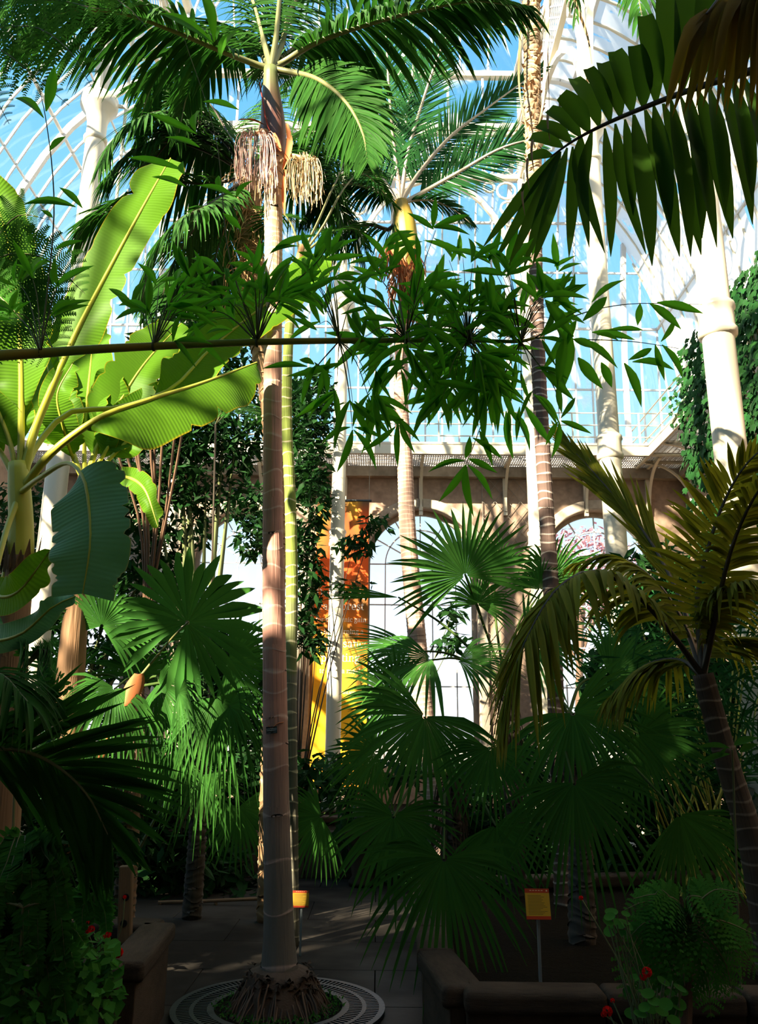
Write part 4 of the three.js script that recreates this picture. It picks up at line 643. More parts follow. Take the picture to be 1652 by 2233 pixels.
{
  const z = 6.6, b = P(160, 1700, z).setY(0), t = thing('banana_plant', b, 'second banana plant farther back with brown stalk and a fan of bright leaves', 'banana plant');
  part('stalk', new Geo().tube(curve([b, P(150, 1520, z), P(168, 1300, z), P(184, 1080, z), P(186, 1040, z)]).getPoints(14), (q) => lerp(.13, .06, q), 14), M.bananaBrown, t);
  const H = [186, 1060, z], BL = (l, o) => bananaLeaf(t, PP([H, ...l], z), { w: .22, fold: .3, start: .25, wave: .03, ...o });
  BL([[150, 960], [120, 880], [100, 780, 6.8]], { seed: 141 }); BL([[184, 980], [190, 880], [200, 770, 6.9], [205, 700, 7]], { seed: 142 }); BL([[215, 970], [260, 880], [310, 800], [395, 705, 6.9]], { seed: 143, w: .26 }); BL([[230, 985], [275, 920], [330, 880], [380, 840]], { seed: 144, w: .17 }); BL([[240, 1000], [300, 940], [355, 890], [420, 860, 6.4]], { seed: 145, w: .17 });
  BL([[160, 1000], [135, 920, 6.3], [125, 860, 6.2], [160, 790, 6.2]], { seed: 146, w: .15 }); BL([[200, 1000], [225, 940], [240, 860], [235, 800]], { seed: 147, w: .18 }); BL([[240, 1040], [310, 1060, 6.3], [345, 1150, 6.2]], { seed: 148, w: .09 });
}
// ------------------------------------------------------------------ fan palms
function leafBase(t, pts, w, m) { const c = curve(pts).getPoints(8), g = new Geo(); g.strip(c, camR, camB, c.map((_, k) => w * Math.sin(Math.PI * (.2 + .65 * k / 8))), -.5); part('leaf_base', g, m, t, { label: 'orange-brown leaf base' }); }
function fanPalm(name, base, crown, label, leaves, o = {}) {
  const t = thing(name, base, label, 'fan palm'), R = rng(o.seed ?? 150);
  ringTrunk(t, [base, base.clone().lerp(crown, .5).add(V(.03, 0, 0)), crown], { r0: .085, r1: .07, gap: .05, ridge: .1, seed: o.seed, base: o.bark ?? [.05, .038, .028], pale: [.10, .08, .06], wobble: .03 });
  const g = new Geo(); for (let k = 0; k < 140; k++) { const s = R(), a = R() * 6.28, p = add(base.clone().lerp(crown, .55 + .45 * s), V(Math.cos(a) * .07, 0, Math.sin(a) * .07)); g.tint = tintOf(R, .3); g.tube([p, add(p, V(Math.cos(a) * .05, -.04, Math.sin(a) * .05)), add(p, V(Math.cos(a) * .07, -.16, Math.sin(a) * .07))], .004, 4, { caps: false }); } part('fibres', g, M.root, t, { stuff: true });
  for (const [x, y, z, a, r, q] of leaves) fanLeaf(t, x, y, z, a, r, crown, { seed: Math.round(x * 7 + y), ...q });
  return t;
}
const leftFan = fanPalm('fan_palm', P(290, 1750, 7).setY(0), P(285, 1500, 7), 'sunlit fan palm with a large bright round leaf between the bananas and the tall trunk', [
  [408, 1358, 6.3, 50, 185, { pmat: M.rachis, mat: M.fan, span: 325, n: 32, tilt: 5, split: .7, droop: .15, cone: .1 }], [222, 1365, 6.6, 70, 135, { mat: M.fan, span: 250, tilt: 0 }], [300, 1470, 7.3, 75, 130, { mat: M.fan, span: 220, tilt: 10 }], [350, 1400, 7.4, 110, 110, { mat: M.fan, span: 200 }],
  [345, 1490, 6.6, -25, 150, { span: 200, tilt: 25, droop: .5 }], [470, 1520, 6.5, -80, 160, { span: 180, tilt: 20, droop: .8 }], [250, 1500, 6.4, -110, 140, { span: 200, tilt: 30, droop: .6 }], [500, 1440, 7.4, -10, 150, { span: 200, tilt: 0 }], [160, 1480, 7, 160, 130, { span: 220, tilt: 15 }]], { seed: 151, bark: [.22, .12, .06] });
leafBase(leftFan, PP([[272, 1540], [285, 1505], [300, 1470]], 6.35), .15, M.fruit); leafBase(leftFan, PP([[215, 1660], [222, 1630], [232, 1605]], 6.3), .07, M.fruit); leafBase(leftFan, PP([[150, 1640], [150, 1600], [158, 1570]], 6.3), .07, M.dry);
fanPalm('fan_palm', P(430, 1800, 8).setY(0), P(430, 1600, 8), 'dark fan palm with long drooping leaf tips hanging left of the tall trunk', [
  [390, 1510, 6.2, -20, 120, { mat: M.fan, span: 150, tilt: 40, droop: 1.0, n: 18, split: .3 }], [500, 1540, 6.4, -30, 130, { mat: M.fan, span: 200, tilt: 35, droop: .9, n: 22, split: .3 }], [440, 1690, 7.4, -100, 130, { span: 220, tilt: 15, split: .35, n: 26, mat: M.fan }], [350, 1650, 7.4, -100, 110, { span: 220, tilt: 15, split: .35, n: 26, mat: M.fan }], [520, 1760, 8, -80, 120, { span: 240, tilt: 10, mat: M.fan }]], { seed: 152 });
fanPalm('fan_palm', P(1120, 1900, 7.2).setY(0), P(1100, 1490, 7.2), 'fan palm with long pale leaf stalks and a high dark leaf before the window', [
  [1014, 1255, 6.6, 105, 178, { span: 235, n: 34, tilt: 10, split: .5, droop: .12 }], [1040, 1318, 6.9, 75, 95, { span: 220, tilt: 5 }], [1078, 1260, 7.3, 85, 120, { span: 70, n: 18, mat: M.fan, tilt: 0 }], [1200, 1268, 8, 90, 140, { span: 200, mat: M.fan, tilt: 10 }], [1175, 1285, 7, 85, 95, { span: 170, tilt: 20 }], [900, 1416, 6.9, 178, 160, { span: 120, tilt: 10, roll: 74, n: 22, droop: .1 }], [940, 1436, 6.7, 190, 190, { span: 160, tilt: 15, roll: 68, n: 26 }], [1000, 1440, 6.6, -5, 150, { span: 150, roll: -70, tilt: 10 }], [870, 1303, 7, 172, 160, { span: 16, n: 6, tilt: 0, droop: .05 }], [1150, 1400, 6.6, 20, 170, { span: 180, roll: -55 }]], { seed: 153 });
fanPalm('fan_palm', P(1272, 2120, 5.7).setY(.3), P(1238, 1560, 6.1), 'fan palm on a dark shaggy trunk in the stone planter behind the yellow sign', [
  [1248, 1555, 5.7, -58, 195, { span: 240, n: 38, tilt: 25, droop: .3 }], [1250, 1707, 5.3, -72, 200, { span: 215, n: 40, tilt: 22, droop: .32 }], [1068, 1632, 5.9, -98, 140, { span: 210, tilt: 20 }], [1480, 1776, 5.6, -62, 185, { span: 150, tilt: 15, n: 28, mat: M.fan }], [1330, 1475, 6.9, 20, 160, { span: 190, tilt: 10, roll: -35 }], [1390, 1600, 6.6, -20, 170, { span: 200, tilt: 10, mat: M.fan }]], { seed: 154 });
fanPalm('fan_palm', P(960, 2080, 6.7).setY(0), P(985, 1690, 6.7), 'fan palm whose broad leaves droop over the stone planter corner', [
  [926, 1562, 6.0, -118, 195, { span: 235, n: 36, tilt: 22, droop: .25 }], [864, 1524, 6.6, 150, 150, { span: 190, tilt: 15, n: 30, roll: 25 }], [858, 1780, 5.5, -100, 165, { span: 265, n: 38, tilt: 18, droop: .3 }], [968, 1872, 5.1, -97, 215, { span: 235, n: 40, tilt: 20, droop: .34 }], [700, 1780, 7.2, 200, 120, { span: 200, mat: M.fan }], [820, 1640, 7, 190, 130, { span: 200, mat: M.fan }], [1080, 1800, 6, -60, 140, { span: 200, mat: M.fan }]], { seed: 155 });
// ------------------------------------------------------------------ palm with a yellowing arched frond
{
  const z = 5, b = P(1680, 2050, z).setY(0), t = thing('yellowing_palm', b, 'palm with a yellow-green arching frond drooping over the fan palms and a dark leaning trunk', 'palm');
  ringTrunk(t, [b, P(1640, 1850, z), P(1590, 1680, z), P(1545, 1520, z), P(1532, 1470, z)], { r0: .085, r1: .06, gap: .09, seed: 161, base: [.07, .05, .035], pale: [.26, .22, .17] });
  const C = [1532, 1475, z], FR = (l, o) => frond(t, PP([C, ...l], z), { n: 46, len: .44, w: .032, droop: .35, vee: -.1, rad: .02, rmat: M.rachisDark, mat: M.palmGold, start: .2, ...o });
  FR([[1470, 1390, 4.9], [1390, 1300, 4.8], [1300, 1245, 4.7], [1220, 1280, 4.6], [1150, 1390, 4.5], [1100, 1530, 4.5], [1090, 1590, 4.5]], { seed: 162, mat: M.palmGold, n: 60, len: .46, droop: .55, w: .046, lenAt: (t) => lerp(.7, 1, sm(0, .4, t)) * lerp(1, .35, sm(.7, 1, t)) });
  FR([[1520, 1300, 5], [1546, 1185, 4.9], [1580, 1090, 4.8], [1620, 1020, 4.7], [1680, 960, 4.6]], { seed: 163, mat: M.palmGold, len: .40, a0: 80, up: camB, droop: .15, n: 44 });
  FR([[1490, 1360, 5.1], [1420, 1260, 5.2], [1340, 1215, 5.3], [1250, 1230, 5.4]], { seed: 164, mat: M.palmGold, len: .38, droop: .5 });
  FR([[1560, 1320, 4.9], [1620, 1270, 4.7], [1700, 1270, 4.5]], { seed: 165, mat: M.palmGold, len: .4, droop: .5 });
  FR([[1480, 1300, 5.4], [1410, 1170, 5.6], [1320, 1060, 5.8], [1225, 955, 6]], { seed: 166, mat: M.palmGold, len: .6, a0: 14, a1: 6, n: 44, droop: .02, w: .03, start: .3, up: camB });
  FR([[1600, 1180, 4.6], [1660, 1060, 4.4], [1720, 1000, 4.2]], { seed: 167, mat: M.palmGold, len: .3, up: camB });
  FR([[1480, 1440, 5.2], [1410, 1450, 5.3], [1330, 1520, 5.3]], { seed: 168, mat: M.palmGold, len: .45, droop: .5 }); FR([[1560, 1400, 5.2], [1640, 1400, 5.2], [1700, 1460, 5.2]], { seed: 169, mat: M.palmGold });
}
// ------------------------------------------------------------------ near palm frond from the side, low
{
  const z = 3.9, b = P(-120, 2100, 3.9).setY(0), t = thing('low_palm', b, 'low palm frond with long pleated leaflets reaching in above the hanging ferns', 'palm'), C = P(-120, 1690, z);
  ringTrunk(t, [b, P(-120, 1900, z), C], { r0: .1, r1: .07, seed: 171, base: [.1, .07, .05], pale: [.2, .16, .12] });
  frond(t, [C, ...PP([[-60, 1640], [0, 1632], [60, 1640], [110, 1662], [155, 1695], [195, 1740], [235, 1820]], z)], { n: 46, len: .62, w: .036, a0: 55, a1: 20, droop: .12, vee: .1, up: camB, mat: M.palm, rad: .014, start: .15, seed: 172, tip: .4 });
  frond(t, [C, ...PP([[-100, 1560, 3.7], [-60, 1480, 3.6], [0, 1470, 3.5], [60, 1530, 3.4]], z)], { n: 30, len: .5, w: .028, mat: M.palm, seed: 173, droop: .6 });
}
// ------------------------------------------------------------------ bamboo leaning across
{
  const cz = (x) => lerp(2.7, 3.35, x / 1165), b = P(-420, 2233, 2.4).setY(0), t = thing('bamboo_culm', b, 'green bamboo culm lying across the view with tufts of lance leaves at its nodes', 'bamboo');
  const cl = curve([b, P(-420, 1400, 2.35), P(-330, 900, 2.4), P(-160, 790, 2.55), ...[[0, 775], [88, 770], [200, 762], [335, 755], [560, 746], [740, 743], [885, 742], [1020, 742], [1135, 744], [1165, 737]].map(([x, y]) => P(x, y, cz(x)))]).getPoints(90);
  part('culm', new Geo().tube(cl, (q) => lerp(.020, .0065, clamp((q - .3) / .7)), 10, { col: (q) => [1 + .3 * Math.sin(q * 40), 1, 1] }), M.culm, t);
  const nodes = [[88, 770], [335, 755], [560, 746], [740, 743], [885, 742], [1020, 742], [1135, 744]], R = rng(181); let count = 0; const extra = new Geo();
  for (const [x, y] of nodes) { const p = P(x, y, cz(x)); const s = mpp(p); const g = new THREE.TorusGeometry(9 * s, 3 * s, 6, 14); g.rotateY(Math.PI / 2); g.translate(p.x, p.y, p.z); part('node', g, M.twig, t); }
  const hold = new Map();
  function leafAt(br, A, B, w, m) { if (count++ < 300) piece('leaf', LANCE[count % 3], m, br, leafMatrix(A, B, w, add(camB, V(rr(-.7, .7, R), rr(-.2, .9, R), 0)).normalize())); }
  // sprays drawn from the photograph: a twig then leaves [base x, y, tip x, y, width]
  const sprays = [
    [[1135, 744], [[1060, 900], [1018, 1010]], [[1015, 1013, 960, 1095, 17], [1017, 1015, 1022, 1122, 19], [1018, 1013, 1076, 1088, 17], [1013, 1005, 930, 1020, 13], [1020, 1000, 1085, 1028, 15], [1014, 1000, 1025, 950, 16], [1030, 955, 1100, 1000, 15], [1045, 940, 1075, 1010, 15]]],
    [[885, 742], [[900, 820], [880, 900]], [[868, 920, 866, 1020, 14], [872, 918, 900, 988, 15], [800, 870, 845, 955, 16], [862, 930, 790, 985, 14], [880, 915, 780, 905, 14], [850, 905, 920, 960, 14]]],
    [[740, 743], [[760, 850], [768, 935]], [[768, 937, 735, 1032, 17], [770, 938, 828, 1020, 16], [764, 932, 692, 960, 15], [772, 932, 835, 955, 13], [770, 930, 800, 850, 14]]],
    [[1135, 744], [[1210, 850], [1220, 915]], [[1218, 918, 1210, 1000, 16], [1222, 918, 1290, 945, 14], [1216, 920, 1188, 970, 13], [1222, 912, 1260, 860, 12], [1224, 900, 1215, 830, 14]]],
    [[1165, 737], [[1250, 690], [1360, 664], [1530, 664]], [[1270, 700, 1330, 640, 22], [1395, 662, 1390, 710, 16], [1432, 660, 1534, 682, 20], [1416, 662, 1488, 716, 19], [1400, 720, 1324, 715, 12], [1440, 745, 1475, 690, 14], [1250, 690, 1170, 580, 26], [1255, 700, 1190, 800, 24], [1240, 720, 1225, 860, 24], [1290, 660, 1360, 600, 14]]],
    [[1165, 737], [[1260, 740], [1380, 745], [1480, 760]], [[1250, 735, 1180, 640, 26], [1260, 740, 1350, 800, 22], [1300, 760, 1245, 735, 18], [1290, 725, 1388, 735, 17], [1360, 792, 1400, 886, 22], [1378, 790, 1478, 798, 19], [1428, 752, 1448, 828, 15], [1442, 752, 1492, 825, 18], [1310, 790, 1335, 845, 20], [1260, 780, 1310, 845, 24], [1420, 760, 1370, 785, 16], [1230, 740, 1215, 840, 24], [1300, 730, 1350, 735, 16]]],
    [[560, 746], [[500, 560], [470, 300], [400, 80]], [[465, 95, 345, 20, 14], [466, 92, 440, -40, 26], [480, 130, 505, 45, 18], [520, 240, 440, 218, 14], [430, 293, 315, 240, 16], [428, 288, 420, 228, 20], [435, 322, 360, 296, 14], [510, 430, 430, 395, 16], [515, 432, 545, 385, 18], [480, 420, 475, 380, 14], [400, 372, 270, 335, 16], [402, 380, 390, 345, 18], [405, 408, 330, 382, 14], [525, 500, 485, 462, 16], [450, 490, 446, 450, 12]]],
    [[88, 770], [[118, 450], [100, 260], [85, 190]], [[100, 243, 120, 140, 24], [95, 258, 30, 196, 15], [108, 330, 142, 290, 14], [180, 455, 128, 405, 16], [165, 452, 45, 430, 14], [115, 475, 90, 455, 11], [62, 530, 80, 505, 14], [120, 545, 180, 520, 13]]],
    [[560, 746], [[620, 640], [700, 560], [730, 500]], [[720, 560, 716, 478, 18], [724, 560, 752, 520, 13], [690, 570, 650, 545, 15], [700, 590, 640, 620, 15], [650, 640, 740, 600, 16], [660, 680, 600, 640, 16], [690, 720, 640, 690, 14]]],
    [[740, 743], [[690, 800], [670, 830]], [[690, 795, 655, 885, 16], [685, 795, 650, 780, 16], [700, 800, 720, 860, 18], [670, 800, 570, 800, 14], [720, 780, 690, 870, 16], [745, 790, 620, 825, 16]]],
  ];
  for (const [n0, tw, lv] of sprays) {
    const z0 = cz(n0[0]) - .06, pts = [P(n0[0], n0[1], cz(n0[0])), ...tw.map(([x, y], k) => P(x, y, z0 - .05 * k))], br = part('branch', new Geo().tube(curve(pts).getPoints(16), (q) => lerp(.0035, .0012, q), 5), M.twig, t);
    for (const [x0, y0, x1, y1, w] of lv) { const z1 = z0 - .05 * tw.length + rr(-.1, .1, R), A = P(x0, y0, z1), B = P(x1, y1, z1 + rr(-.05, .05, R)); leafAt(br, A, B, w * mpp(A) * 1.0, M.bamboo); }
  }
  // random tufts round the nodes
  const mass = [[1060, 700, 160, 110, 40], [960, 760, 170, 110, 46], [880, 680, 110, 100, 22], [1070, 830, 140, 70, 20], [940, 560, 110, 70, 7], [660, 640, 110, 80, 14], [500, 640, 120, 80, 12], [1130, 620, 120, 60, 10], [60, 650, 90, 80, 6], [330, 690, 100, 60, 6], [430, 630, 110, 70, 10], [640, 590, 90, 60, 8], [760, 830, 70, 60, 6]];
  for (const [cx, cy, rx, ry, n] of mass) for (let k = 0; k < n; k++) {
    const a = R() * 6.28, q = Math.sqrt(R()), ex = cx + Math.cos(a) * rx * q, ey = cy + Math.sin(a) * ry * q; let nd = nodes[0]; for (const m of nodes) if (Math.abs(m[0] - ex) + Math.abs(m[0] - cx) * .5 < Math.abs(nd[0] - ex) + Math.abs(nd[0] - cx) * .5) nd = m;
    const z1 = cz(nd[0]) + rr(-.35, .3, R), E = P(ex, ey, z1), S = P(nd[0], nd[1], cz(nd[0])), br = part('branch', new Geo().tube(curve([S, S.clone().lerp(E, .55).add(V(0, .05, 0)), E]).getPoints(8), (u) => lerp(.003, .001, u), 4), M.twig, t);
    const dx = ex - nd[0], dy = ey - nd[1], base = Math.atan2(dy, dx), nl = 2 + Math.floor(R() * 3);
    for (let j = 0; j < nl; j++) { const th = base + rr(-1.3, 1.3, R) + (R() < .5 ? .35 : 0), l = rr(55, 105, R), A = P(ex + rr(-8, 8, R), ey + rr(-8, 8, R), z1), B = P(ex + Math.cos(th) * l, ey + Math.sin(th) * l + 12, z1 + rr(-.1, .1, R)); const m = M.bamboo; if (count < 300) leafAt(br, A, B, l * .17 * mpp(A), m); else { extra.tint = tintOf(R, .2); const mt = leafMatrix(A, B, l * .17 * mpp(A), add(camB, V(rr(-.7, .7, R), rr(-.2, .9, R), 0)).normalize()); extra.geom(LANCE[j % 3], mt); } }
  }
  if (extra.p.length) part('leaves', extra, M.bamboo, t, { stuff: true });
}
// ------------------------------------------------------------------ ferns
{
  const b = V(-2.3, 0, -2.9), t = thing('tree_fern', b, 'tree fern with feathery fronds hanging in over the upper corner before the blue sky', 'fern'), C = P(-140, 40, 3.1);
  part('trunk', new Geo().tube([b, b.clone().lerp(C, .5), C], .06, 10), M.root, t);
  const FR = (l, o) => fernFrond(t, [C, ...PP(l, 3)], { len: .24, n: 15, m: 13, fill: .38, mat: M.fern, up: camB, ...o });
  FR([[0, 10, 3], [120, 0, 2.9], [230, 20, 2.8], [330, 10, 2.8]], { seed: 191, len: .26, n: 17 }); FR([[-20, 60], [80, 60, 2.9], [150, 110, 2.85], [200, 190, 2.8]], { seed: 192 }); FR([[-60, 80], [20, 120, 2.9], [90, 180, 2.9], [150, 230, 2.9]], { seed: 193, len: .16, n: 14, mat: M.fern }); FR([[0, 0, 2.8], [150, -40, 2.6], [260, 0, 2.6], [320, 60, 2.6]], { seed: 194 }); FR([[-80, 120], [-30, 180], [20, 270, 2.9]], { seed: 195, len: .14 });
}
{
  const b = P(-30, 900, 3.6).setY(0), t = thing('tree_fern', b, 'dark tree fern behind the bamboo tuft at the edge, over the banana stalk', 'fern'), C = P(-60, 620, 3.7);
  part('trunk', new Geo().tube([b, b.clone().lerp(C, .5), C], .05, 10), M.root, t);
  for (const [l, s] of [[[[0, 600], [80, 640], [150, 720]], 1], [[[0, 560], [90, 560], [185, 640]], 2], [[[-10, 640], [50, 700], [90, 760]], 3], [[[-20, 540], [40, 470], [110, 480]], 4], [[[0, 620], [70, 680], [130, 790, 3.5]], 5]]) fernFrond(t, [C, ...PP(l, 3.6)], { seed: 200 + s, len: .22, up: camB });
}
{
  const z = 9.5, b = P(470, 1500, z).setY(0), t = thing('tree_fern', b, 'sunlit fern fronds showing below the banana leaf beside the tall trunk', 'fern'), C = P(470, 925, z);
  part('trunk', new Geo().tube([b, b.clone().lerp(C, .5), C], .012, 8), M.rachisDark, t);
  for (const [l, s] of [[[[510, 890], [560, 900], [600, 940]], 1], [[[500, 860, 9.8], [540, 850], [580, 880]], 2], [[[500, 880, 9.2], [545, 885, 9.1], [590, 930, 9]], 1.5]]) fernFrond(t, [C, ...PP(l, z)], { seed: 210 + s, len: .3, mat: M.fern, up: add(UP, camB, .5).normalize() });
}
// hanging sword ferns in the corner
function swordFern(base, C, list, z, label, o = {}) {
  const t = thing('sword_fern', base, label, 'fern'); part('crown', new Geo().tube([base, base.clone().lerp(C, .5), C], .006, 6), M.twig, t);
  list.forEach((l, k) => frond(t, [C, ...PP(l, z)], { n: 34, len: .075, w: .02, droop: .1, vee: 0, a0: 85, a1: 70, rad: .004, start: .1, up: camB, mat: M.fern, seed: (o.seed ?? 220) + k, tip: .45, fold: .1, ...o.f })); return t;
}
{
  const R = rng(221), mk = (x0, y0, n, sx, sy) => { const a = []; for (let k = 0; k < n; k++) { const x = x0 + rr(-sx, sx, R), y = y0 + rr(60, sy, R), q = (x - x0) / sx; a.push([[x0 + q * 40, y0 - 20], [lerp(x0, x, .7), lerp(y0, y, .3), 3.9], [x, lerp(y0, y, .65), 3.8], [x + q * 15, y, 3.8]]); } return a; };
  swordFern(P(60, 2300, 4).setY(0), P(60, 1830, 4), mk(60, 1840, 20, 130, 260), 4, 'upper hanging sword fern in the dark corner under the pleated frond', { seed: 230 });
  swordFern(P(40, 2300, 3.8).setY(0), P(50, 1980, 3.8), mk(50, 1990, 22, 120, 240), 3.8, 'lower hanging sword fern trailing down to the foot of the corner', { seed: 260 });
  swordFern(P(170, 2150, 4.6).setY(.3), P(200, 1950, 4.6), [[[215, 1960], [228, 1990], [232, 2030]], [[190, 1955], [180, 1985], [180, 2030]], [[170, 1950], [150, 1975], [140, 2010]], [[205, 1945], [205, 1980], [205, 2010]]], 4.5, 'small sword fern above the red geraniums in the stone trough', { seed: 290 });
  swordFern(P(60, 1900, 4.5).setY(0), P(40, 1470, 4.5), mk(60, 1440, 12, 80, 200), 4.5, 'sword fern hanging below the banana leaves at the edge', { seed: 300 });
}
{ // fern catching the sun over the planter
  const b = P(1470, 2200, 3.7).setY(.2), t = thing('lacy_fern', b, 'lacy fern with sun-caught yellow-green tips spilling over the planter end', 'fern'), C = P(1500, 2000, 3.9);
  part('crown', new Geo().tube([b, b.clone().lerp(C, .5), C], .03, 8), M.root, t);
  for (const [l, s, m] of [[[[1450, 1965], [1400, 1968], [1360, 1985]], 1, 1], [[[1440, 1990], [1400, 2030], [1370, 2080]], 2, 1], [[[1430, 2020], [1380, 2090], [1355, 2180]], 3, 1], [[[1500, 1955], [1540, 1960], [1590, 1990]], 4], [[[1520, 2000], [1580, 2010], [1650, 2040]], 5], [[[1470, 2040], [1440, 2100], [1430, 2180]], 6], [[[1490, 2050], [1490, 2120], [1500, 2210]], 7], [[[1540, 2040], [1580, 2100], [1600, 2180]], 8], [[[1480, 1980], [1440, 1940], [1420, 1960]], 9], [[[1460, 2010], [1410, 2010], [1375, 2040]], 10, 1], [[[1450, 2060], [1405, 2120], [1385, 2200]], 11], [[[1520, 1970], [1560, 1940], [1620, 1950]], 12], [[[1550, 2000], [1610, 2060], [1660, 2130]], 13], [[[1510, 2060], [1540, 2130], [1550, 2220]], 14], [[[1470, 1960], [1430, 1950], [1380, 1960]], 15]]) fernFrond(t, [C, ...PP(l, 3.8)], { seed: 310 + s, len: .11, n: 13, m: 6, fill: .4, mat: M.fern, up: add(UP, camB, .8).normalize() });
}
// ------------------------------------------------------------------ stone planters
function planter(name, outline, h, label, wallT = .14) { // outline: [x,z] ring
  const c = V(0, 0, 0); for (const [x, z] of outline) { c.x += x / outline.length; c.z += z / outline.length; }
  const t = thing(name, c, label, 'planter'); const n = outline.length;
  for (let k = 0; k < n; k++) {
    const a = V(outline[k][0], 0, outline[k][1]), b = V(outline[(k + 1) % n][0], 0, outline[(k + 1) % n][1]), L = a.distanceTo(b), m = Math.max(1, Math.round(L / .62)), u = add(b, a, -1).normalize();
    for (let j = 0; j < m; j++) {
      const p = add(a, u, L * j / m + .004), q = add(a, u, L * (j + 1) / m - .004), mid = p.clone().lerp(q, .5), blk = new RoundedBoxGeometry(p.distanceTo(q), h - .09, wallT, 2, .008), cop = new RoundedBoxGeometry(p.distanceTo(q) + (j === 0 || j === m - 1 ? .02 : 0), .1, wallT + .07, 3, .03), ry = Math.atan2(-u.z, u.x);
      for (const [g, y, nm] of [[blk, (h - .09) / 2, 'stone_block'], [cop, h - .05, 'coping_stone']]) { g.rotateY(ry); g.translate(mid.x, y, mid.z); part(nm, g, M.planter, t); }
    }
  }
  const s = new THREE.Shape(outline.map(([x, z]) => new THREE.Vector2(x, -z))), sg = new THREE.ExtrudeGeometry(s, { depth: h - .12, bevelEnabled: false }); sg.rotateX(-Math.PI / 2); part('soil', sg, M.soil, t); return t;
}
const hP = .46;
{
  const A = G(1012, 2150, hP), B = G(950, 2070, hP), E = G(1400, 2142, hP);
  planter('stone_planter', [[A.x, A.z], [A.x + 3.2, A.z + .05], [A.x + 3.2, A.z - 3.6], [B.x + .1, B.z - 2.3], [B.x, B.z]], hP, 'low stone planter with rounded coping behind the yellow sign, fan palms above');
  const F = G(268, 2098, .5), K = G(346, 2010, .5);
  planter('stone_trough', [[F.x, F.z], [K.x, K.z], [K.x - 2.2, K.z - .4], [F.x - 2.2, F.z + .2]], .5, 'stone trough under the red geraniums with ferns spilling over its rim');
  const Q = G(700, 2050); planter('stone_planter', [[G(590, 2040).x - 3, -10.2], [.4, -10.2], [.4, -12], [G(590, 2040).x - 3, -12]], .5, 'far stone planter in deep shade behind the tall palm trunk');
  const v = thing('stone_urn', V(P(792, 2010, 9.7).x, 0, -9.7), 'small stone urn at the far planter, half hidden by drooping fan leaves', 'urn'), g = new THREE.LatheGeometry([[0, 0], [.16, 0], [.17, .05], [.13, .1], [.16, .3], [.2, .5], [.22, .52], [.22, .58], [.18, .58], [.16, .4], [0, .4]].map((p) => new THREE.Vector2(...p)), 20); g.translate(v.position.x, 0, -9.7); part('bowl', g, M.planter, v);
}
// ------------------------------------------------------------------ signs on stakes
function sign(base, top, wpx, hpx, label, lean) {
  const t = thing('sign_post', base, label, 'sign'), s = mpp(top), w = wpx * s, h = hpx * s;
  part('stake', new RoundedBoxGeometry(.016, top.y - base.y, .01, 2, .003).translate(base.x, (top.y + base.y) / 2, base.z), M.steel, t);
  const tx = textPlate('', 0, 256, 300, (x, W, H) => { x.fillStyle = '#d8a92c'; x.fillRect(0, 0, W, H); x.fillStyle = '#c8401c'; x.fillRect(0, 0, W, 42); x.fillRect(0, H - 32, W, 32); x.fillStyle = '#f0d9b0'; x.beginPath(); x.arc(W - 26, 20, 9, 0, 7); x.fill(); x.fillStyle = '#f3c9a0'; for (let k = 0; k < 5; k++) x.fillRect(50 + k * 30, 14, 20, 8); x.fillStyle = '#7a6a22'; const R = rng(wpx); for (let k = 0; k < 14; k++) x.fillRect(26, 66 + k * 14, 120 + R() * 80, 5); });
  const m4 = frameM(add(top, V(0, h * .5 * Math.cos(lean), .012)), V(1, 0, 0), V(0, Math.cos(lean), -Math.sin(lean)), V(0, Math.sin(lean), Math.cos(lean)));
  const g = new RoundedBoxGeometry(w, h, .006, 2, .002); g.applyMatrix4(m4); part('panel', g, M.planter, t);
  const f = new THREE.PlaneGeometry(w * .985, h * .985); f.translate(0, 0, .004); f.applyMatrix4(m4); part('printed_face', f, std(0xffffff, { map: tx, roughness: .45 }), t);
}
{ const b = G(654, 2085); sign(b, P(655, 1978, -b.z), 36, 34, 'small yellow information sign with orange bands on a stake beside the tall palm trunk', .15); const c = P(1178, 2140, 4.6).setY(.3); sign(c, P(1172, 2003, 4.6), 54, 62, 'larger yellow information sign on a blue-grey stake standing in the stone planter', .25); }
// wooden post and rails
{ const p = G(270, 2020, .5), t = thing('wooden_post', p.clone().setY(.4), 'short weathered wooden post with holes standing in the stone trough', 'post'); const s = mpp(p); part('post', new RoundedBoxGeometry(.08, .42, .05, 2, .01).rotateZ(.06).translate(p.x, .62, p.z), M.wood, t); for (const y of [.52, .66]) { const g = new THREE.CylinderGeometry(.02, .02, .056, 12).rotateX(Math.PI / 2); g.translate(p.x + .005, y, p.z); part('hole', g, M.black, t); } }
{ const t = thing('bamboo_rail', G(470, 2060).setY(0).setZ(-8.6), 'low pale cane rail in the dark beyond the tall palm', 'rail'), z = 8.6; part('rail', new Geo().tube([P(345, 1968, z), P(470, 1964, z), P(600, 1958, z)], .016, 8), M.wood, t); for (const x of [350, 470, 595]) { const q = P(x, 1968, z); part('rail_post', new Geo().tube([q.clone().setY(0), q], .018, 8), M.wood, t); } }
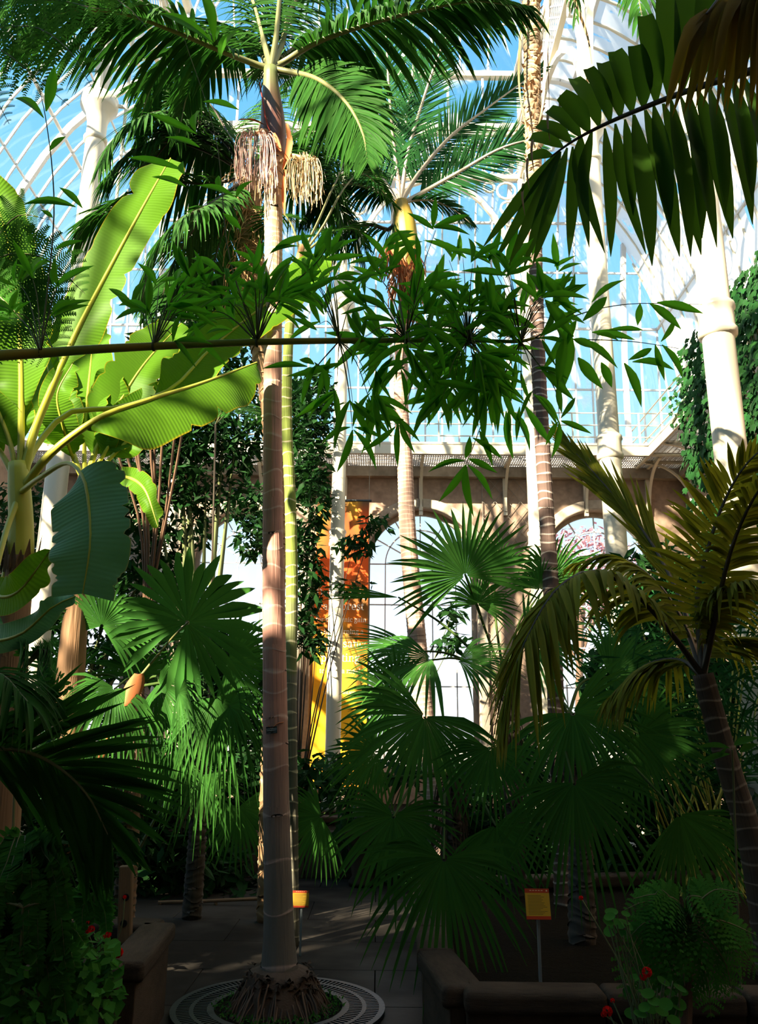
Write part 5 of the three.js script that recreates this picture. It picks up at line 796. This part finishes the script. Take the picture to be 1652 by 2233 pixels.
// ------------------------------------------------------------------ geraniums
function geranium(base, label, heads, leavesAt, z, seed) {
  const t = thing('geranium', base, label, 'flower'), R = rng(seed);
  const lg = new THREE.CircleGeometry(1, 12), pp = lg.attributes.position; for (let k = 0; k < pp.count; k++) { const x = pp.getX(k), y = pp.getY(k); pp.setZ(k, .25 * (x * x + y * y) * (1 + .25 * Math.sin(Math.atan2(y, x) * 6))); } lg.computeVertexNormals();
  for (const [x, y, r] of leavesAt) { const c = P(x, y, z + rr(-.15, .15, R)), s = r * mpp(c), N = V(rr(-.5, .5, R), 1, rr(.2, .9, R)).normalize(), X = V(1, 0, 0).cross(N).normalize(), Y = N.clone().cross(X); const lf = piece('leaf', lg, M.fern, t, frameM(c, X.multiplyScalar(s), Y.multiplyScalar(s), N.multiplyScalar(s))); }
  const sg = new Geo(); for (const [x, y] of [...heads, ...leavesAt]) { const c = P(x, y, z); sg.tube(curve([base, base.clone().lerp(c, .5).add(V(rr(-.05, .05, R), .04, 0)), c]).getPoints(6), .003, 4); } part('stems', sg, M.twig, t);
  for (const [x, y, r] of heads) { const c = P(x, y, z - .1), s = r * mpp(c), g = new Geo(); for (let k = 0; k < 22; k++) { const d = V(rr(-1, 1, R), rr(-.7, 1, R), rr(-1, 1, R)).normalize(), p = add(c, d, s * .75), X = d.clone().cross(V(.3, .8, .2)).normalize(), Y = d.clone().cross(X); g.tint = tintOf(R, .2); const ids = []; const cc = g.v(add(p, d, -.2 * s)); for (let j = 0; j < 10; j++) { const a = j / 10 * 6.28, q = s * .42 * (.7 + .3 * Math.abs(Math.cos(a * 2.5))); ids.push(g.v(add(add(p, X, Math.cos(a) * q), Y, Math.sin(a) * q))); } for (let j = 0; j < 10; j++) g.t(cc, ids[j], ids[(j + 1) % 10]); } part('flower_head', g, M.red, t, { label: 'bright red flower cluster' }); }
}
{
  const R = rng(331), lv = (cx, cy, rx, ry, n, r) => Array.from({ length: n }, () => [cx + rr(-rx, rx, R), cy + rr(-ry, ry, R), r * rr(.7, 1.2, R)]);
  geranium(P(215, 2140, 4.6).setY(.4), 'red geranium in the stone trough on the banana side', [[199, 2026, 9], [190, 2032, 5], [236, 2038, 8], [228, 2042, 5], [258, 2078, 13], [168, 2078, 6], [158, 2085, 5], [166, 2054, 6], [192, 2012, 5], [272, 1956, 5]], lv(205, 2090, 50, 55, 34, 13), 4.6, 332);
  geranium(P(1430, 2200, 3.6).setY(.3), 'red geranium among the ferns at the planter end', [[1410, 2120, 13], [1402, 2130, 9], [1324, 2205, 13], [1335, 2182, 6], [1316, 2212, 8], [1266, 1958, 6]], [...lv(1430, 2180, 60, 50, 30, 15), ...lv(1345, 2020, 22, 60, 10, 14)], 3.7, 333);
}
// ------------------------------------------------------------------ ivy on the side gallery
{
  const b = V(7.0, 0, -13), t = thing('wall_ivy', b, 'dense dark green ivy curtain hanging from the side gallery behind the nearest column', 'ivy'), R = rng(341);
  const sg = new Geo(); for (let k = 0; k < 16; k++) { const z = rr(-10.5, -15.5, R), x = 6.6 + rr(-.1, .25, R); sg.tube(curve([V(x, .05, z), V(x + rr(-.1, .1, R), 3, z + rr(-.3, .3, R)), V(x, 6, z + rr(-.3, .3, R)), V(x, 8.6 + rr(0, 1.2, R), z)]).getPoints(10), .014, 5); } part('stems', sg, M.twig, t);
  const where = () => { const z = rr(-10.2, -16.2, R), y = rr(3.4, 9.6, R); if (z < -14.6 && y < 6.5 && R() < .7) return null; return V(6.55 - .18 * R() + .25 * Math.max(0, (y - 8.5)) * R() - .15 * vnoise(z * 1.3 + 40, y * 1.3, 99), y, z); };
  for (let k = 0; k < 300;) { const p = where(); if (!p) continue; k++; const s = rr(.11, .22, R), d = V(rr(-.5, -.1, R), -1, rr(-.5, .5, R)).normalize(), N = V(-1, rr(.2, .8, R), rr(-.2, .7, R)).normalize(), X = d.clone().cross(N).normalize(), Z = X.clone().cross(d); piece('leaf', IVY, M.ivy, t, frameM(add(p, V(-.06, 0, 0)), X.multiplyScalar(s), d.multiplyScalar(s), Z.multiplyScalar(s))); }
  const g = new Geo(); for (let k = 0; k < 5200; k++) { const p = where(); if (!p) continue; const s = rr(.09, .2, R), d = V(rr(-.5, .1, R), -1, rr(-.6, .6, R)).normalize(), N = V(-1, rr(.1, .9, R), rr(-.3, .8, R)).normalize(), X = d.clone().cross(N).normalize(), Z = X.clone().cross(d); g.tint = tintOf(R, .35); g.geom(IVY, frameM(p, X.multiplyScalar(s), d.multiplyScalar(s), Z.multiplyScalar(s))); } part('leaves', g, M.ivy, t, { stuff: true });
  const t2 = thing('wall_ivy', V(6.7, GH, -15), 'yellow-green creeper growing along the gallery rail at the corner', 'ivy'); const g2 = new Geo(); for (let k = 0; k < 420; k++) { const z = rr(-8.5, -18, R), p = V(6.75 + rr(-.15, .15, R), GH + rr(-.1, 1.15, R) * (z > -13 ? 1 : .8), z); const s = rr(.07, .15, R), d = V(rr(-.6, .6, R), -1, rr(-.6, .6, R)).normalize(), X = d.clone().cross(V(-.6, .7, .4).normalize()).normalize(), Z = X.clone().cross(d); g2.tint = tintOf(R, .3); g2.geom(IVY, frameM(p, X.multiplyScalar(s), d.multiplyScalar(s), Z.multiplyScalar(s))); } part('leaves', g2, M.ivy, t2, { stuff: true }); const v = new Geo(); for (let k = 0; k < 3; k++) v.tube(curve([V(6.75, GH + .05, -18), V(6.8, GH + .4 + .2 * k, -15), V(6.75, GH + .3 * k, -12), V(6.8, GH + .6, -8.5)]).getPoints(14), .012, 5); part('stems', v, M.twig, t2);
  const pp = thing('gallery_pole', V(6.72, 0, -14.6), 'thin pale pole rising to the gallery against the ivy', 'pole'); part('pole', new Geo().tube([V(6.5, 0, -14.6), V(6.5, 8.5, -14.6)], .035, 8), M.wood, pp);
}
// ------------------------------------------------------------------ climber beside the banner
{
  const blobs = []; for (const [x, y, rx, ry, z] of [[690, 880, 45, 90, 17], [680, 980, 40, 80, 17], [690, 1080, 35, 70, 17], [665, 1180, 38, 60, 17], [680, 1270, 34, 60, 17], [660, 1360, 32, 60, 17], [600, 1150, 50, 50, 17.5], [560, 1180, 50, 40, 18], [640, 1050, 60, 60, 17.8], [540, 1100, 60, 50, 18], [690, 1390, 22, 40, 16.8], [770, 1190, 42, 26, 16.6], [815, 1140, 34, 22, 16.5], [770, 1280, 45, 14, 16.5], [640, 900, 50, 90, 18]]) { const c = P(x, y, z), s = mpp(c); blobs.push([c, rx * s, ry * s, .5]); }
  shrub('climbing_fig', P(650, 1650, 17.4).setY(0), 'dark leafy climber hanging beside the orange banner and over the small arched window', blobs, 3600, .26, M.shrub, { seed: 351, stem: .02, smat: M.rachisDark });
}
// ------------------------------------------------------------------ background planting
{
  const B = (z, list) => list.map(([x, y, rx, ry, rz]) => { const c = P(x, y, z), s = mpp(c); return [c, rx * s, ry * s, rz ?? .8]; });
  const S = (name, x, z, label, list, n, size, mat, o) => shrub(name, P(x, 1700, z).setY(0), label, B(z, list), n, size, mat, { ...o });
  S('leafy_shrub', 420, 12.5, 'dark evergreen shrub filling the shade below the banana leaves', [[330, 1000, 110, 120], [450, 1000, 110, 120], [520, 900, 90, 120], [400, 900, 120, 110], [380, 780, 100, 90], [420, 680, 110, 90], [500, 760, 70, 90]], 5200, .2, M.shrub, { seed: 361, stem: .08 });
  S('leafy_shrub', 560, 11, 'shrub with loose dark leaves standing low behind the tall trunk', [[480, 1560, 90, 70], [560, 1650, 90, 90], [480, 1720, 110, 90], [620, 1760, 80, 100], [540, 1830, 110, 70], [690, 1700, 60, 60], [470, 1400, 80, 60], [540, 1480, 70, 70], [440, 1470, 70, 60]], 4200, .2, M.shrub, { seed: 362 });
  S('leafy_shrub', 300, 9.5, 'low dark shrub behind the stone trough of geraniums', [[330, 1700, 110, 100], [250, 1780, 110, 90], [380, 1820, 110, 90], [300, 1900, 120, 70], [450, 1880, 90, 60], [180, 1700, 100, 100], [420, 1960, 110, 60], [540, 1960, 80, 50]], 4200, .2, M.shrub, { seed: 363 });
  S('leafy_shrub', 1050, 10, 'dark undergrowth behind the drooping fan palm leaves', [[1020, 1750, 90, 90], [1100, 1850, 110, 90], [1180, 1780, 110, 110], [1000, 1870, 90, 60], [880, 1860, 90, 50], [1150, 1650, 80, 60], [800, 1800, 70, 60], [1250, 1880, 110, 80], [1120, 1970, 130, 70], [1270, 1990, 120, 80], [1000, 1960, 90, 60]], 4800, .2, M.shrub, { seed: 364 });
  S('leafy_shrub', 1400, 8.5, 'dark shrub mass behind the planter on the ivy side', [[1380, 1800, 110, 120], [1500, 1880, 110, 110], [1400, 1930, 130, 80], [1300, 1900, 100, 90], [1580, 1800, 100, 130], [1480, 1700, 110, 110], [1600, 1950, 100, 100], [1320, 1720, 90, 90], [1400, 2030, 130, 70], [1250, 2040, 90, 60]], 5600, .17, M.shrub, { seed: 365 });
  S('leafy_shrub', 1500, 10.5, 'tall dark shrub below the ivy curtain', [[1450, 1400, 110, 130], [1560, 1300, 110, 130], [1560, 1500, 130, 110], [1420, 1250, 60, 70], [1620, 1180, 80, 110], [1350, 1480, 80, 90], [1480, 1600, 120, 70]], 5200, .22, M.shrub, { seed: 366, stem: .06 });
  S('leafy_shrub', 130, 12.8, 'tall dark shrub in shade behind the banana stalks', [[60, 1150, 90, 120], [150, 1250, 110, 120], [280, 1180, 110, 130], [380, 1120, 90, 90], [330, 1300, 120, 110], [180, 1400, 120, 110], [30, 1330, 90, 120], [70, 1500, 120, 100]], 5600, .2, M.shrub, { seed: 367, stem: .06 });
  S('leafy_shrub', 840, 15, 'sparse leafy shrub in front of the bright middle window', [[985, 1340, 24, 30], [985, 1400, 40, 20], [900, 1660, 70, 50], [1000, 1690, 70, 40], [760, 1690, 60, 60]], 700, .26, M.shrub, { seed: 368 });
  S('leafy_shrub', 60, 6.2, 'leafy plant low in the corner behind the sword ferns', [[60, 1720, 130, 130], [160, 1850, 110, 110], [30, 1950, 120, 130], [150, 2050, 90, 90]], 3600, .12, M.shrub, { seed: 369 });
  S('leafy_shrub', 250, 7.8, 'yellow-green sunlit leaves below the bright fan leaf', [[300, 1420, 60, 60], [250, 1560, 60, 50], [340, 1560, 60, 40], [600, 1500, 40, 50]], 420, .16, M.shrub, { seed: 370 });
  // narrow-leaved clump
  const gb = P(1540, 1900, 7.4).setY(0), cl = thing('narrow_leaf_clump', gb, 'clump of tall narrow green blades below the ivy, beside the nearest column', 'grass clump'), g = new Geo(), R = rng(371);
  for (let k = 0; k < 900; k++) { const x = rr(1290, 1680, R), y = rr(1310, 1720, R), p = P(x, y, 7.4 + rr(-.7, .7, R)), d = V(rr(-1, 1, R), rr(-.1, 1, R), rr(-.5, .5, R)).normalize(), l = rr(.25, .5, R), S2 = d.clone().cross(camB).normalize(), c = [p, add(p, d, l * .5), add(add(p, d, l), UP, -.12 * l)]; g.tint = tintOf(R, .3); g.strip(c, S2, camB, [.008, .022, .002], .1); } part('blades', g, M.palmBlue, cl, { stuff: true });
  const st = new Geo(); for (let k = 0; k < 26; k++) { const x = rr(1310, 1660, R), top2 = P(x, rr(1320, 1600, R), 7.4 + rr(-.6, .6, R)); st.tube([add(gb, V(rr(-.6, .6, R), 0, rr(-.4, .4, R))), top2.clone().lerp(gb, .45), top2], .008, 5); } part('canes', st, M.culm, cl, { stuff: true });
  // broad sunlit leaves on the far side
  const sl = thing('sunlit_sprig', P(1580, 1900, 4.6).setY(0), 'few bright leaves catching the sun near the leaning dark trunk', 'plant'), sg = new Geo(); for (const [x0, y0, x1, y1, w] of [[1590, 1632, 1518, 1624, 14], [1590, 1645, 1520, 1662, 14], [1600, 1625, 1652, 1605, 18], [1612, 1640, 1650, 1620, 18], [1570, 1650, 1582, 1630, 8]]) { const A = P(x0, y0, 4.5), B2 = P(x1, y1, 4.45); piece('leaf', LANCE[1], M.fern, sl, leafMatrix(A, B2, w * mpp(A), add(camB, UP).normalize())); } sg.tube(curve([P(1580, 1900, 4.6).setY(0), P(1600, 1750, 4.55), P(1596, 1635, 4.5)]).getPoints(8), .006, 5); part('stem', sg, M.twig, sl);
  // brown cane stems against the dark
  const cs = thing('cane_stems', P(310, 1500, 9.6).setY(0), 'cluster of tall brown cane stems in the shade under the banana leaves', 'cane'), cg = new Geo(), Rc = rng(381); for (let k = 0; k < 9; k++) { const x = 290 + k * 8 + rr(-6, 6, Rc); cg.tube(curve([P(310 + k * 1.5, 1420, 9.6).setY(0), P(315 + k * 2, 1300, 9.6), P(x + 10, 1120, 9.6 + rr(-.3, .3, Rc)), P(x + (k - 4) * 9, 980, 9.6), P(x + (k - 4) * 14, 850, 9.7)]).getPoints(10), .016, 6); } part('canes', cg, std(rgb(.10, .05, .022)), cs, { stuff: true });
  // trees outside
  const ob = V(9.5, -.3, -40), o1 = thing('garden_tree', ob, 'pinkish tree outside, seen through the arched window at the ivy end', 'tree'); part('trunk', new Geo().tube(curve([ob, V(9.6, 4, -40), V(10, 8.5, -40)]).getPoints(8), (q) => lerp(.3, .08, q), 8), M.root, o1); const R2 = rng(382), br = new Geo(); for (let k = 0; k < 14; k++) { const a = R2() * 6.28; br.tube([V(9.6, rr(4, 7, R2), -40), V(10 + Math.cos(a) * 1.8, rr(8, 9.5, R2), -40 + Math.sin(a) * 1.8)], .05, 5); } part('branches', br, M.root, o1); foliage(o1, 1800, inEll(V(10, 9.4, -40), 3, 2.4, 2.6), .35, M.blossom, { seed: 383 });
}
// unseen trees added over and behind the viewer to darken the planting
{
  const tops = [[[V(-3.2, 7.2, .8), 1.4, 1, 1.6], [V(-1.6, 7.4, -.6), 1.4, 1, 1.9], [V(-1.4, 7.6, 1.8), 1.6, 1, 1.3]], [[V(.8, 7.3, -.6), 1.5, 1, 1.9], [V(1, 7.6, 1.6), 1.6, 1, 1.4]], [[V(3.2, 7.3, -.8), 1.5, 1, 1.9], [V(3.4, 7.6, 1.6), 1.6, 1, 1.4], [V(5, 7, .4), 1.2, 1, 2]]];
  tops.forEach((b, k) => shrub('added_shade_tree', V(-1.8 + k * 2.6, 0, 2.2), ['unseen broad-leaved tree added for shade over the viewer on the banana side', 'unseen broad-leaved tree added for shade directly over the viewer', 'unseen broad-leaved tree added for shade over the viewer on the ivy side'][k], b, 2600, .3, M.shrub, { seed: 395 + k, stem: .1, category: 'tree' }));
  const B = [[V(-5.2, 8.2, 2.4), 1.4, 2.0, .9], [V(-4.2, 8.6, 2.6), 1.3, 1.6, .9], [V(-6.2, 7.8, 2.4), 1.0, 2.2, .9], [V(-6.8, 8.6, 2.4), .8, 1.5, .9]];
  shrub('added_shade_tree', V(-5.0, 0, 2.6), 'unseen tall broad-leaved tree added for shade behind the viewer near the window wall', B, 2400, .26, M.shrub, { seed: 391, stem: .1, category: 'tree' });
}
{
  const c = []; for (let z = -1; z > -16; z -= 1.5) c.push([V(-7.8, 1.5, z), .9, 1.5, 1]); c.push([V(-8.1, 3.9, 1.3), .8, 2.8, 1.6], [V(-8.0, 4.2, 2.6), .7, 2.4, 1], [V(-8.1, 2.8, -2.4), .8, 2.4, 1.5], [V(-8.1, 3.6, -.4), .8, 2.5, 1.3]);
  shrub('added_shade_hedge', V(-7.8, 0, -8), 'unseen tall planting added along the window wall to block low sun', c, 11000, .36, M.shrub, { seed: 392 });  // added out of view, keeps sun from the left windows off the floor
  const q = P(140, 2180, 3.9), L = [[q, .16, .2, .15], [P(80, 2150, 3.9), .2, .25, .2], [P(215, 2160, 4.1), .1, .18, .12], [P(180, 2100, 4.2), .14, .12, .12]];
  shrub('trailing_plant', q.clone().setY(0), 'trailing dark green plant in front of the stone trough, below the geraniums', L, 700, .07, M.fern, { seed: 393, aspect: .7 });
}
renderer.render(scene, camera);
